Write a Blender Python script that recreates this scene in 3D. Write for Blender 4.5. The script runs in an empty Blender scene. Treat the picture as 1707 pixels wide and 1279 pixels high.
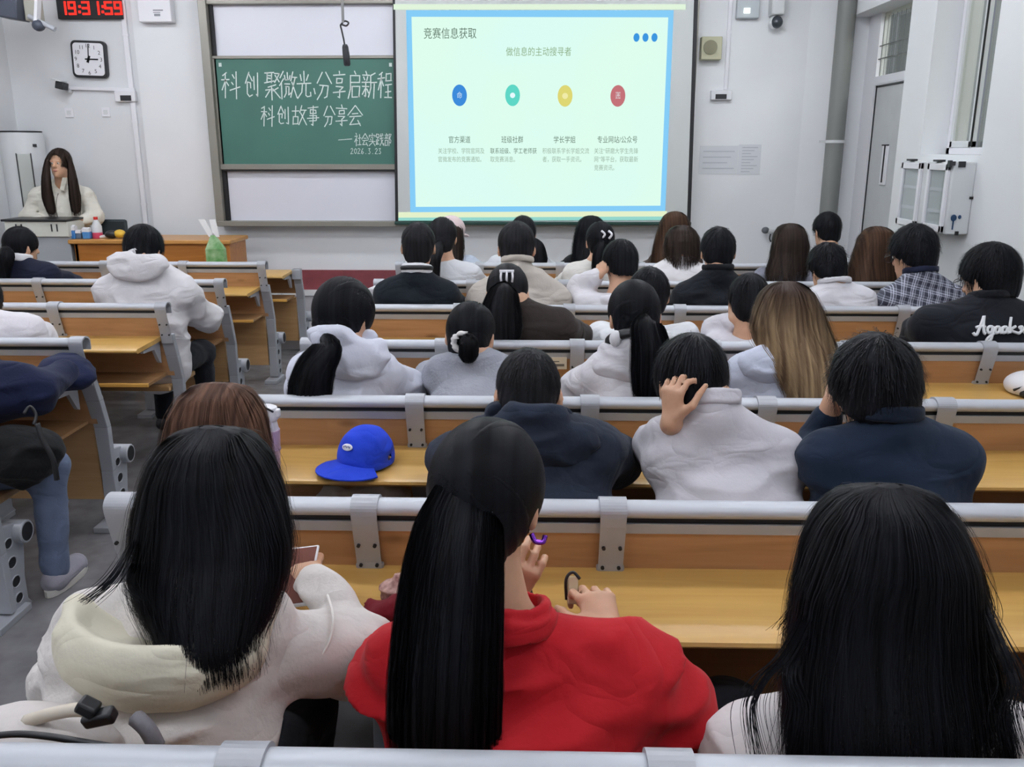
import bpy, bmesh, math, random
import numpy as np
from mathutils import Vector, Matrix
R = math.radians
rng = np.random.default_rng(7); random.seed(7)
scene = bpy.context.scene
col = scene.collection
# ------------------------------------------------------------------ camera, light, exposure
CZ, FPX, PITCH, YAW = 1.60, 1456.55, 0.262282, 0.02504
IW, IH = 1707, 1279
cd = bpy.data.cameras.new('camera'); cam = bpy.data.objects.new('camera', cd); col.objects.link(cam)
cd.sensor_width = 36.0; cd.sensor_fit = 'HORIZONTAL'; cd.lens = FPX / IW * 36.0; cd.clip_start = 0.02
cam.location = (0, 0, CZ); cam.rotation_euler = (math.pi / 2 - PITCH, 0, YAW)
scene.camera = cam
scene.view_settings.view_transform = 'Standard'; scene.view_settings.look = 'None'
scene.view_settings.gamma = 1.0; scene.view_settings.use_curve_mapping = False
scene.view_settings.exposure = 0.0
world = bpy.data.worlds.new('world'); scene.world = world; world.use_nodes = True
world.node_tree.nodes['Background'].inputs[0].default_value = (.75, .82, .95, 1)
world.node_tree.nodes['Background'].inputs[1].default_value = 0.25
LAMP = 39.0          # emission of the ceiling tubes
# ------------------------------------------------------------------ pixel -> place helpers
_fw = np.array([-math.sin(YAW) * math.cos(PITCH), math.cos(YAW) * math.cos(PITCH), -math.sin(PITCH)])
_rt = np.array([math.cos(YAW), math.sin(YAW), 0.0]); _up = np.cross(_rt, _fw)
def _ray(x, y): return _fw * FPX + _rt * (x - IW / 2) - _up * (y - IH / 2)
def at(x, y, Y):
    d = _ray(x, y); d = d * Y / d[1]; return Vector((d[0], Y, d[2] + CZ))
def atX(x, y, X):
    d = _ray(x, y); d = d * X / d[0]; return Vector((X, d[1], d[2] + CZ))
def atZ(x, y, Z):
    d = _ray(x, y); d = d * (Z - CZ) / d[2]; return Vector((d[0], d[1], Z))
ROW0, ROWS = 0.951, 0.824
def RY(i): return ROW0 + ROWS * i
BAY = 0.54; RX0 = -0.905; RX1 = RX0 + 6 * BAY; LX1 = -1.844; LX0 = LX1 - 5 * BAY
WX, WY, LWX, CEIL = 2.62, 8.0, -4.64, 3.25
# ------------------------------------------------------------------ materials
def lin(c):
    if isinstance(c, str):
        c = [int(c[i:i + 2], 16) / 255 for i in (1, 3, 5)]
    return tuple((v / 12.92 if v <= .04045 else ((v + .055) / 1.055) ** 2.4) for v in c) + (1,)
MATS = {}
def mat(name, c, rough=.5, metal=0, spec=.5, noise=0, nscale=8, stretch=(1, 1, 1), bump=0, bscale=60, emit=0, c2=None, sheen=0, bstretch=(1, 1, 1)):
    if name in MATS: return MATS[name]
    m = bpy.data.materials.new(name); m.use_nodes = True; nt = m.node_tree; b = nt.nodes['Principled BSDF']
    c = lin(c); b.inputs['Base Color'].default_value = c; b.inputs['Roughness'].default_value = rough
    b.inputs['Metallic'].default_value = metal; b.inputs['Specular IOR Level'].default_value = spec
    if sheen: b.inputs['Sheen Weight'].default_value = sheen
    tc = nt.nodes.new('ShaderNodeTexCoord')
    if noise or c2:
        mp = nt.nodes.new('ShaderNodeMapping'); mp.inputs['Scale'].default_value = stretch
        nt.links.new(tc.outputs['Object'], mp.inputs[0])
        n = nt.nodes.new('ShaderNodeTexNoise'); n.inputs['Scale'].default_value = nscale; n.inputs['Detail'].default_value = 5
        nt.links.new(mp.outputs[0], n.inputs['Vector'])
        mx = nt.nodes.new('ShaderNodeMix'); mx.data_type = 'RGBA'
        cr = nt.nodes.new('ShaderNodeMapRange'); cr.inputs[1].default_value = .3; cr.inputs[2].default_value = .7
        nt.links.new(n.outputs[0], cr.inputs[0]); nt.links.new(cr.outputs[0], mx.inputs[0])
        if c2: a, d = c, lin(c2)
        else:
            a = tuple(v * (1 - noise) for v in c[:3]) + (1,); d = tuple(min(1, v * (1 + noise)) for v in c[:3]) + (1,)
        mx.inputs[6].default_value = a; mx.inputs[7].default_value = d
        nt.links.new(mx.outputs[2], b.inputs['Base Color'])
    if bump:
        mp2 = nt.nodes.new('ShaderNodeMapping'); mp2.inputs['Scale'].default_value = bstretch
        nt.links.new(tc.outputs['Object'], mp2.inputs[0])
        n2 = nt.nodes.new('ShaderNodeTexNoise'); n2.inputs['Scale'].default_value = bscale; n2.inputs['Detail'].default_value = 4
        nt.links.new(mp2.outputs[0], n2.inputs['Vector'])
        bp = nt.nodes.new('ShaderNodeBump'); bp.inputs['Strength'].default_value = bump; bp.inputs['Distance'].default_value = .01
        nt.links.new(n2.outputs[0], bp.inputs['Height']); nt.links.new(bp.outputs[0], b.inputs['Normal'])
    if emit:
        b.inputs['Emission Color'].default_value = c; b.inputs['Emission Strength'].default_value = emit
    MATS[name] = m; return m
def emitter(name, c, s):
    if name in MATS: return MATS[name]
    m = bpy.data.materials.new(name); m.use_nodes = True; nt = m.node_tree; nt.nodes.clear()
    e = nt.nodes.new('ShaderNodeEmission'); e.inputs[0].default_value = lin(c); e.inputs[1].default_value = s
    o = nt.nodes.new('ShaderNodeOutputMaterial'); nt.links.new(e.outputs[0], o.inputs[0]); MATS[name] = m; return m
def glass(name, tint, refl=.12):
    m = bpy.data.materials.new(name); m.use_nodes = True; nt = m.node_tree; nt.nodes.clear()
    t = nt.nodes.new('ShaderNodeBsdfTransparent'); t.inputs[0].default_value = lin(tint)
    g = nt.nodes.new('ShaderNodeBsdfGlossy'); g.inputs['Roughness'].default_value = .02
    lw = nt.nodes.new('ShaderNodeLayerWeight'); lw.inputs[0].default_value = .5; pw = nt.nodes.new('ShaderNodeMath'); pw.operation = 'POWER'; pw.inputs[1].default_value = 3.5; nt.links.new(lw.outputs['Facing'], pw.inputs[0])
    f = nt.nodes.new('ShaderNodeMath'); f.operation = 'MULTIPLY'; f.inputs[1].default_value = .6; nt.links.new(pw.outputs[0], f.inputs[0])
    a = nt.nodes.new('ShaderNodeMath'); a.operation = 'ADD'; a.inputs[1].default_value = refl; a.use_clamp = True
    nt.links.new(f.outputs[0], a.inputs[0])
    mx = nt.nodes.new('ShaderNodeMixShader'); nt.links.new(a.outputs[0], mx.inputs[0]); nt.links.new(t.outputs[0], mx.inputs[1]); nt.links.new(g.outputs[0], mx.inputs[2])
    o = nt.nodes.new('ShaderNodeOutputMaterial'); nt.links.new(mx.outputs[0], o.inputs[0]); return m
def wood(name, ca, cb, rough=.4, axis=(1.2, 14, 14), knots=True):
    m = bpy.data.materials.new(name); m.use_nodes = True; nt = m.node_tree; b = nt.nodes['Principled BSDF']
    tc = nt.nodes.new('ShaderNodeTexCoord'); oi = nt.nodes.new('ShaderNodeObjectInfo')
    ad = nt.nodes.new('ShaderNodeVectorMath'); ad.operation = 'ADD'
    sc_ = nt.nodes.new('ShaderNodeVectorMath'); sc_.operation = 'SCALE'; sc_.inputs['Scale'].default_value = 9
    cmb = nt.nodes.new('ShaderNodeCombineXYZ')
    for k in range(3): nt.links.new(oi.outputs['Random'], cmb.inputs[k])
    nt.links.new(cmb.outputs[0], sc_.inputs[0]); nt.links.new(tc.outputs['Object'], ad.inputs[0]); nt.links.new(sc_.outputs[0], ad.inputs[1])
    mp = nt.nodes.new('ShaderNodeMapping'); mp.inputs['Scale'].default_value = axis; nt.links.new(ad.outputs[0], mp.inputs[0])
    n = nt.nodes.new('ShaderNodeTexNoise'); n.inputs['Scale'].default_value = 2.2; n.inputs['Detail'].default_value = 7; n.inputs['Distortion'].default_value = .8
    nt.links.new(mp.outputs[0], n.inputs['Vector'])
    mr = nt.nodes.new('ShaderNodeMapRange'); mr.inputs[1].default_value = .3; mr.inputs[2].default_value = .7; nt.links.new(n.outputs[0], mr.inputs[0])
    mx = nt.nodes.new('ShaderNodeMix'); mx.data_type = 'RGBA'; nt.links.new(mr.outputs[0], mx.inputs[0])
    mx.inputs[6].default_value = lin(ca); mx.inputs[7].default_value = lin(cb); out = mx.outputs[2]
    if knots:
        mpk = nt.nodes.new('ShaderNodeMapping'); mpk.inputs['Scale'].default_value = (3, 5, 7); nt.links.new(ad.outputs[0], mpk.inputs[0])
        v = nt.nodes.new('ShaderNodeTexVoronoi'); v.inputs['Scale'].default_value = 1.0; nt.links.new(mpk.outputs[0], v.inputs['Vector'])
        mk = nt.nodes.new('ShaderNodeMapRange'); mk.inputs[1].default_value = .05; mk.inputs[2].default_value = .13; mk.inputs[3].default_value = .55; mk.inputs[4].default_value = 0
        nt.links.new(v.outputs['Distance'], mk.inputs[0])
        m2 = nt.nodes.new('ShaderNodeMix'); m2.data_type = 'RGBA'; nt.links.new(mk.outputs[0], m2.inputs[0]); nt.links.new(out, m2.inputs[6])
        m2.inputs[7].default_value = lin('#5a3518'); out = m2.outputs[2]
    nt.links.new(out, b.inputs['Base Color']); b.inputs['Roughness'].default_value = rough; MATS[name] = m; return m
# ------------------------------------------------------------------ mesh builder and object helpers
class MB:
    def __init__(s): s.v = []; s.f = []
    def add(s, vs, fs):
        o = len(s.v); s.v += [tuple(v) for v in vs]; s.f += [tuple(i + o for i in f) for f in fs]; return s
    def box(s, x0, x1, y0, y1, z0, z1):
        return s.add([(x0, y0, z0), (x1, y0, z0), (x1, y1, z0), (x0, y1, z0), (x0, y0, z1), (x1, y0, z1), (x1, y1, z1), (x0, y1, z1)],
                     [(0, 3, 2, 1), (4, 5, 6, 7), (0, 1, 5, 4), (1, 2, 6, 5), (2, 3, 7, 6), (3, 0, 4, 7)])
    def obox(s, c, ax, ay, az, hx, hy, hz):
        c, ax, ay, az = Vector(c), Vector(ax).normalized() * hx, Vector(ay).normalized() * hy, Vector(az).normalized() * hz
        vs = [c + ax * i + ay * j + az * k for k in (-1, 1) for i, j in ((-1, -1), (1, -1), (1, 1), (-1, 1))]
        return s.add(vs, [(0, 3, 2, 1), (4, 5, 6, 7), (0, 1, 5, 4), (1, 2, 6, 5), (2, 3, 7, 6), (3, 0, 4, 7)])
    def loft(s, rings, close=True, caps=True):
        n = len(rings[0]); o = len(s.v)
        for r in rings: s.v += [tuple(p) for p in r]
        for k in range(len(rings) - 1):
            for i in range(n if close else n - 1):
                j = (i + 1) % n; s.f.append((o + k * n + i, o + k * n + j, o + (k + 1) * n + j, o + (k + 1) * n + i))
        if caps and close:
            s.f.append(tuple(o + i for i in reversed(range(n)))); s.f.append(tuple(o + (len(rings) - 1) * n + i for i in range(n)))
        return s
    def tube(s, path, r, n=8, caps=True):
        path = [Vector(p) for p in path]; rr = r if isinstance(r, (list, tuple)) else [r] * len(path); rings = []; prev = None
        for i, p in enumerate(path):
            t = (path[min(i + 1, len(path) - 1)] - path[max(i - 1, 0)]).normalized()
            a = prev if prev is not None else (Vector((0, 0, 1)) if abs(t.z) < .9 else Vector((1, 0, 0)))
            a = (a - t * a.dot(t)).normalized(); b = t.cross(a); prev = a
            rings.append([p + (a * math.cos(q) + b * math.sin(q)) * rr[i] for q in [2 * math.pi * k / n for k in range(n)]])
        return s.loft(rings, caps=caps)
    def lathe(s, prof, c=(0, 0, 0), n=16):
        return s.loft([[(c[0] + r * math.cos(2 * math.pi * k / n), c[1] + r * math.sin(2 * math.pi * k / n), c[2] + z) for k in range(n)] for r, z in prof])
    def prism(s, poly, axis, a0, a1):       # poly in the two other axes
        def P(u, v, a): return (a, u, v) if axis == 'x' else (u, a, v) if axis == 'y' else (u, v, a)
        n = len(poly); o = len(s.v)
        s.v += [P(u, v, a0) for u, v in poly] + [P(u, v, a1) for u, v in poly]
        s.f.append(tuple(o + i for i in range(n))); s.f.append(tuple(o + n + i for i in reversed(range(n))))
        for i in range(n): j = (i + 1) % n; s.f.append((o + j, o + i, o + n + i, o + n + j))
        return s
    def ell(s, c, rx, ry, rz, n=12, m=8, M=None):
        rings = []
        for k in range(m + 1):
            t = math.pi * k / m; t = min(max(t, .05), math.pi - .05)
            ring = [Vector((rx * math.sin(t) * math.cos(2 * math.pi * i / n), ry * math.sin(t) * math.sin(2 * math.pi * i / n), -rz * math.cos(t))) for i in range(n)]
            rings.append([Vector(c) + (M @ q if M else q) for q in ring])
        return s.loft(rings)
    def strokes(s, polys, w, P, n=4, thick=None):   # flat ribbons: P maps (u,v) -> point
        for pl in polys:
            for (a, b) in zip(pl[:-1], pl[1:]):
                d = Vector((b[0] - a[0], b[1] - a[1])); L = d.length
                if L < 1e-6: continue
                d /= L; nn = Vector((-d.y, d.x)) * w / 2; e = d * w * .35
                q = [(a[0] - e.x + nn.x, a[1] - e.y + nn.y), (a[0] - e.x - nn.x, a[1] - e.y - nn.y), (b[0] + e.x - nn.x, b[1] + e.y - nn.y), (b[0] + e.x + nn.x, b[1] + e.y + nn.y)]
                s.add([P(*k) for k in q], [(0, 1, 2, 3)])
        return s
    def mesh(s, name, off=(0, 0, 0)):
        me = bpy.data.meshes.new(name); me.from_pydata([(v[0] - off[0], v[1] - off[1], v[2] - off[2]) for v in s.v], [], s.f); me.update()
        bm = bmesh.new(); bm.from_mesh(me); bmesh.ops.recalc_face_normals(bm, faces=bm.faces); bm.to_mesh(me); bm.free(); return me
    def build(s, name, m, parent=None, smooth=False, bevel=0, kind=None):
        off = org(parent); me = s.mesh(name, off)
        return put(name, me, m, parent, smooth, bevel, kind)
def org(p):
    if p is None: return (0, 0, 0)
    while p.parent: p = p.parent
    return tuple(p.location)
def put(name, me, m, parent=None, smooth=False, bevel=0, kind=None):
    me.materials.clear(); me.materials.append(m)
    if smooth:
        me.polygons.foreach_set('use_smooth', [True] * len(me.polygons))
        if smooth == 'auto':
            me.set_sharp_from_angle(angle=R(40))
    o = bpy.data.objects.new(name, me); col.objects.link(o); o.parent = parent
    if bevel:
        b = o.modifiers.new('bevel', 'BEVEL'); b.width = bevel; b.segments = 2; b.limit_method = 'ANGLE'; b.angle_limit = R(40)
        me.polygons.foreach_set('use_smooth', [True] * len(me.polygons)); me.set_sharp_from_angle(angle=R(35))
        b.harden_normals = False
    if kind: o['kind'] = kind
    return o
def thing(name, loc, label, cat, group=None):
    o = bpy.data.objects.new(name, None); col.objects.link(o); o.location = loc; o.empty_display_size = .1
    o['label'] = label; o['category'] = cat
    if group: o['group'] = group
    return o
def tag(o, label, cat, group=None):
    o['label'] = label; o['category'] = cat
    if group: o['group'] = group
    return o
def struct(name, mb, m, parent=None, **k):
    o = mb.build(name, m, parent, **k)
    if parent is None: o['kind'] = 'structure'
    return o
def text_mesh(body, size, P, thin=0, shear=0, align='LEFT'):
    c = bpy.data.curves.new('t', 'FONT'); c.body = body; c.size = size; c.shear = shear; c.offset = thin; c.align_x = align; c.resolution_u = 3
    o = bpy.data.objects.new('t', c); col.objects.link(o); bpy.context.view_layer.update()
    me = bpy.data.meshes.new_from_object(o); bpy.data.objects.remove(o); bpy.data.curves.remove(c)
    for v in me.vertices: v.co = P(v.co.x, v.co.y)
    return me
def text(name, body, size, P, m, parent=None, **k):
    me = text_mesh(body, size, P, **k); off = Vector(org(parent))
    for v in me.vertices: v.co -= off
    return put(name, me, m, parent)
def smooth_path(pts, n=6):
    pts = [Vector(p) for p in pts]; out = []
    for i in range(len(pts) - 1):
        p0, p1, p2, p3 = pts[max(i - 1, 0)], pts[i], pts[i + 1], pts[min(i + 2, len(pts) - 1)]
        for k in range(n):
            t = k / n
            out.append(.5 * ((2 * p1) + (p2 - p0) * t + (2 * p0 - 5 * p1 + 4 * p2 - p3) * t * t + (3 * p1 - p0 - 3 * p2 + p3) * t ** 3))
    out.append(pts[-1]); return out
# ------------------------------------------------------------------ materials of the place
M_wall = mat('wall_paint', '#dcdee0', .75, noise=.03, nscale=1.5, bump=.04, bscale=90)
M_wallw = mat('wall_paint_white', '#e6e8ea', .7, noise=.03, nscale=1.2)
M_ceil = mat('ceiling_paint', '#f0f0f0', .8)
M_floor = mat('floor_terrazzo', '#777678', .22, noise=.22, nscale=9, bump=.03, bscale=200)
M_plat = mat('platform_tile', '#a6a6aa', .5, noise=.08, nscale=6)
M_maroon = mat('maroon_skirting', '#7c3a40', .5, noise=.12, nscale=10)
M_grey = mat('grey_painted_metal', '#a9acb2', .42, metal=.15, noise=.05, nscale=5)
M_rail = mat('brushed_aluminium', '#bcc0c7', .45, metal=.25, noise=.05, nscale=3, stretch=(.3, 6, 6))
M_dark = mat('dark_gap', '#17181b', .6)
M_black = mat('black_plastic', '#1c1d20', .4)
M_frame = mat('taupe_aluminium', '#8b887f', .4, metal=.3)
M_white = mat('white_plastic', '#e6e6ea', .4)
M_offw = mat('offwhite_metal', '#d2d5d6', .45)
M_board = mat('green_chalkboard', '#3f6f62', .55, noise=.07, nscale=3)
M_wboard = mat('white_writing_board', '#dedfe8', .35)
M_chalk = mat('chalk', '#dbe8e2', .9, noise=.15, nscale=120)
M_back = wood('orange_backrest_wood', '#a87d55', '#bd9168', .42)
M_desk = wood('yellow_desk_laminate', '#bf9550', '#cca55f', .3, knots=False)
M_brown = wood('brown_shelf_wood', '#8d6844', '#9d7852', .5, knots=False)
M_edge = mat('desk_edge_yellow', '#d2a04e', .35)
M_glass = glass('window_glass', '#f6f8f2', .12)
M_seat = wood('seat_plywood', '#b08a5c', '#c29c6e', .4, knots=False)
# ------------------------------------------------------------------ shell
struct('floor', MB().box(LWX - .3, WX + 2.2, -2.6, WY + .3, -.1, 0), M_floor)
struct('ceiling', MB().box(LWX - .3, WX + 2.2, -2.6, WY + .3, CEIL, CEIL + .1), M_ceil)
struct('wall_left', MB().box(LWX - .3, LWX, -2.6, WY + .3, 0, CEIL), M_wall)
struct('wall_back', MB().box(LWX, WX, -2.6, -2.4, 0, CEIL), M_wall)
cx = at(238, 200, WY).x
f = MB().box(cx, WX - .30, WY, WY + .3, 0, CEIL)
f.prism([(WX - .30, WY), (WX + .3, WY - .10), (WX + .3, WY + .3), (WX - .30, WY + .3)], 'z', 0, CEIL)
struct('wall_front', f, M_wallw)
struct('wall_front_recess', MB().box(LWX, cx, WY + .05, WY + .3, 0, CEIL), M_wall)
DF, DN, WF, WN = 7.87, 6.62, 6.21, 5.37
DT, SIL, WT = 2.66, 1.565, 2.95
f = MB()
f.box(WX, WX + .3, DF, WY + .3, 0, CEIL); f.box(WX, WX + .3, DN, DF, DT, CEIL); f.box(WX, WX + .3, WF, DN, 0, CEIL)
f.box(WX, WX + .3, WN, WF, 0, SIL); f.box(WX, WX + .3, WN, WF, WT, CEIL); f.box(WX, WX + .3, -2.6, WN, 0, CEIL)
struct('wall_right', f, M_wallw)
# corridor seen through the window and the transom
M_corr = mat('corridor_paint', '#b9b49a', .7, noise=.05)
struct('wall_corridor', MB().box(WX + 2.0, WX + 2.2, 1, WY + .3, 0, CEIL), M_corr)
# door with transom
DX = WX + .18
d = MB().box(DX, DX + .05, DN, 7.62, .02, 2.10); dr = struct('door_1', d, mat('door_grey', '#c2c5c6', .5, noise=.03), bevel=.004)
struct('door_frame', MB().box(DX - .02, DX + .06, 7.62, DF, 0, DT).box(DX - .02, DX + .06, DN, 7.62, 2.11, 2.17).box(DX - .015, DX + .06, DN, 7.62, 2.10, 2.115), M_white, dr)
MB().box(DX - .008, DX, 7.605, 7.615, .02, 2.10).box(DX - .008, DX, DN, 7.62, 2.085, 2.093).build('door_gap', M_dark, dr)
MB().box(DX - .012, DX, 7.21, 7.33, 1.32, 1.63).build('door_window_cover', M_white, dr, bevel=.004)
MB().box(DX - .02, DX - .008, 7.265, 7.275, 1.34, 1.63).box(DX - .02, DX - .008, 7.21, 7.33, 1.625, 1.635).build('door_bar', M_dark, dr)
MB().box(DX - .04, DX, 6.93, 6.98, 1.19, 1.22).build('latch', M_dark, dr, bevel=.003)
t = MB()
for y0, z in ((7.62, 2.30), (7.62, 2.40)): t.box(DX - .012, DX - .004, DN, 7.62, z, z + .008)
for k in range(12): y = 6.64 + k * .083; t.tube([(DX - .015, y, 2.17), (DX - .015, y, 2.62)], .0022, 5)
t.build('transom_bars', mat('bar_grey', '#6f726f', .5), dr)
MB().box(DX + .01, DX + .016, DN, 7.62, 2.17, DT).build('transom_pane', M_glass, dr)
# window
WXp = WX + .17
wn = struct('window_1', MB().box(WXp, WXp + .09, WF - .05, WF, SIL, WT).box(WXp, WXp + .09, WN, WN + .05, SIL, WT).box(WXp, WXp + .09, WN, WF, SIL, SIL + .045).box(WXp, WXp + .09, WN, WF, WT - .05, WT), M_white, bevel=.004)
for a, b, x in ((5.86, 6.16, WXp - .005), (5.42, 5.70, WXp + .045)):
    s = MB(); w = .035
    s.box(x, x + .035, a, a + w, SIL + .045, WT - .05).box(x, x + .035, b - w, b, SIL + .045, WT - .05).box(x, x + .035, a, b, SIL + .045, SIL + .085).box(x, x + .035, a, b, WT - .09, WT - .05)
    so = s.build('sash', M_offw, wn, bevel=.003)
    MB().box(x + .014, x + .02, a + w, b - w, SIL + .08, WT - .09).build('pane', M_glass, so)
MB().box(WXp + .04, WXp + .05, 5.70, 5.86, SIL + .045, WT - .05).build('pane', M_glass, wn)
MB().box(WXp - .01, WXp, 5.853, 5.862, SIL + .05, WT - .05).build('rubber_seal', M_dark, wn)
# grey drain pipe in the right-hand corner
pp = at(1395, 200, 7.78); r_ = .075
pr = thing('drain_pipe', (pp.x, 7.78, 0), 'grey vertical drain pipe in the right front corner', 'pipe')
MB().tube([(pp.x, 7.78, 0), (pp.x, 7.78, CEIL)], r_, 18).build('pipe', mat('pipe_grey', '#7b7d7a', .5), pr, smooth='auto')
zc = at(1390, 236, 7.7).z
MB().tube([(pp.x, 7.78, zc - .012), (pp.x, 7.78, zc + .012)], r_ + .008, 18).box(pp.x - .13, pp.x - .06, 7.77, 7.79, zc - .01, zc + .01).build('clamp', M_offw, pr, smooth='auto')
# platform, skirting and low cable trunking
PF = 6.98; PZ = .13
struct('platform', MB().box(LWX, WX - .02, PF, WY, 0, PZ), M_plat, bevel=.006)
struct('baseboard_front', MB().box(at(300, 430, WY).x, 2.28, WY - .018, WY, .34, .525), M_maroon, bevel=.003)
tr = thing('trunking', (0, WY - .06, PZ), 'low pale grey cable trunking running along front wall', 'trunking')
MB().box(-2.3, 2.28, WY - .10, WY - .02, PZ, .30).build('trunking_body', M_plat, tr, bevel=.004)
MB().box(-2.31, 2.28, WY - .12, WY - .02, .30, .345).build('trunking_lid', M_offw, tr, bevel=.006)
# ceiling lamps (out of frame): twin-tube battens
M_tube = emitter('lamp_tube', '#f4f7ff', LAMP)
for ix, x in enumerate((-3.4, -1.1, 1.2)):
    for iy, y in enumerate((.2, 2.3, 4.4, 6.3)):
        lt = thing('ceiling_lamp', (x, y, CEIL), f'white twin tube ceiling lamp, {["left", "middle", "right"][ix]} column, {["first", "second", "third", "fourth"][iy]} lamp counted from the back wall', 'lamp', 'ceiling battens above the rows')
        MB().box(x - .62, x + .62, y - .11, y + .11, CEIL - .05, CEIL).build('housing', M_white, lt, bevel=.005)
        for s in (-1, 1): MB().tube([(x - .6, y + s * .06, CEIL - .075), (x + .6, y + s * .06, CEIL - .075)], .02, 8).build('lamp_tube', M_tube, lt, smooth=True)
lt = thing('unseen_corridor_lamp', (WX + 1.2, 6.6, CEIL), 'far corridor tube lamp behind the door transom', 'lamp')
MB().box(WX + 1.05, WX + 1.35, 6.0, 7.2, CEIL - .05, CEIL).build('housing', M_white, lt)
for dx in (-.08, 0, .08): MB().tube([(WX + 1.2 + dx, 6.05, CEIL - .075), (WX + 1.2 + dx, 7.15, CEIL - .075)], .02, 8).build('lamp_tube', M_tube, lt)
lt = thing('unseen_corridor_lamp', (WX + 1.2, 4.4, CEIL), 'added unseen corridor tube lamp nearer the camera, brightening the corridor', 'lamp')  # extra lamp added out of view so the corridor looks brighter through the glass
MB().box(WX + 1.05, WX + 1.35, 3.8, 5.0, CEIL - .05, CEIL).build('housing', M_white, lt)
for dx in (-.08, 0, .08): MB().tube([(WX + 1.2 + dx, 3.85, CEIL - .075), (WX + 1.2 + dx, 4.95, CEIL - .075)], .02, 8).build('lamp_tube', M_tube, lt)
# ------------------------------------------------------------------ chalkboard
BY = WY - .03
def wp(y): return lambda px, py: at(px, py, y)
bl = thing('chalkboard', (-1, BY, .95), 'large sliding chalkboard with grey frame on the front wall', 'chalkboard')
xl = at(358, 200, 7.9).x; xr = 1.33; zb = at(500, 370, 7.9).z; zt = at(500, 3, 7.9).z
MB().box(xl + .02, xr, 7.95, WY, zb, zt).build('backing', M_frame, bl)
def fr(x0, x1, z0, z1, y0=7.86, y1=7.96, n='frame_bar', m=M_frame): return MB().box(x0, x1, y0, y1, z0, z1).build(n, m, bl, bevel=.004)
fr(xl - .045, xl + .025, zb - .03, zt + .03, 7.84); fr(xr - .05, xr + .03, zb - .03, zt + .03, 7.84)
fr(xl - .03, xr, zb - .035, zb + .01, 7.82); fr(xl - .03, xr, zt - .02, zt + .06)
fr(xl + .025, xl + .055, zb, zt, 7.90, 7.96, 'track', M_dark)
zg0, zg1 = at(500, 276, 7.9).z, at(500, 97, 7.9).z
MB().box(xl + .05, xr - .06, 7.935, 7.95, zg1 + .01, zt - .02).build('white_panel', M_wboard, bl)
MB().box(xl + .06, xr - .06, 7.935, 7.95, zb + .01, zg0 - .03).build('white_panel', M_wboard, bl)
gb = MB().box(xl + .03, xr - .05, 7.90, 7.925, zg0, zg1).build('green_panel', M_board, bl)
fr(xl + .02, xr - .05, zg1 - .005, zg1 + .02, 7.885, 7.93, 'panel_rail'); fr(xl + .02, xr - .05, zg0 - .035, zg0 + .012, 7.875, 7.93, 'panel_rail')
fr(xl + .03, xr - .05, zg0 - .05, zg0 - .035, 7.88, 7.93, 'panel_rail', M_dark)
fr(xl + .02, xl + .04, zg0, zg1, 7.885, 7.93, 'panel_rail')
for q in ((367, 108), (651, 108)):
    p_ = at(q[0], q[1], 7.898); MB().box(p_.x - .012, p_.x + .012, 7.896, 7.899, p_.z - .015, p_.z + .015).build('corner_mark', M_chalk, gb)
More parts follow.
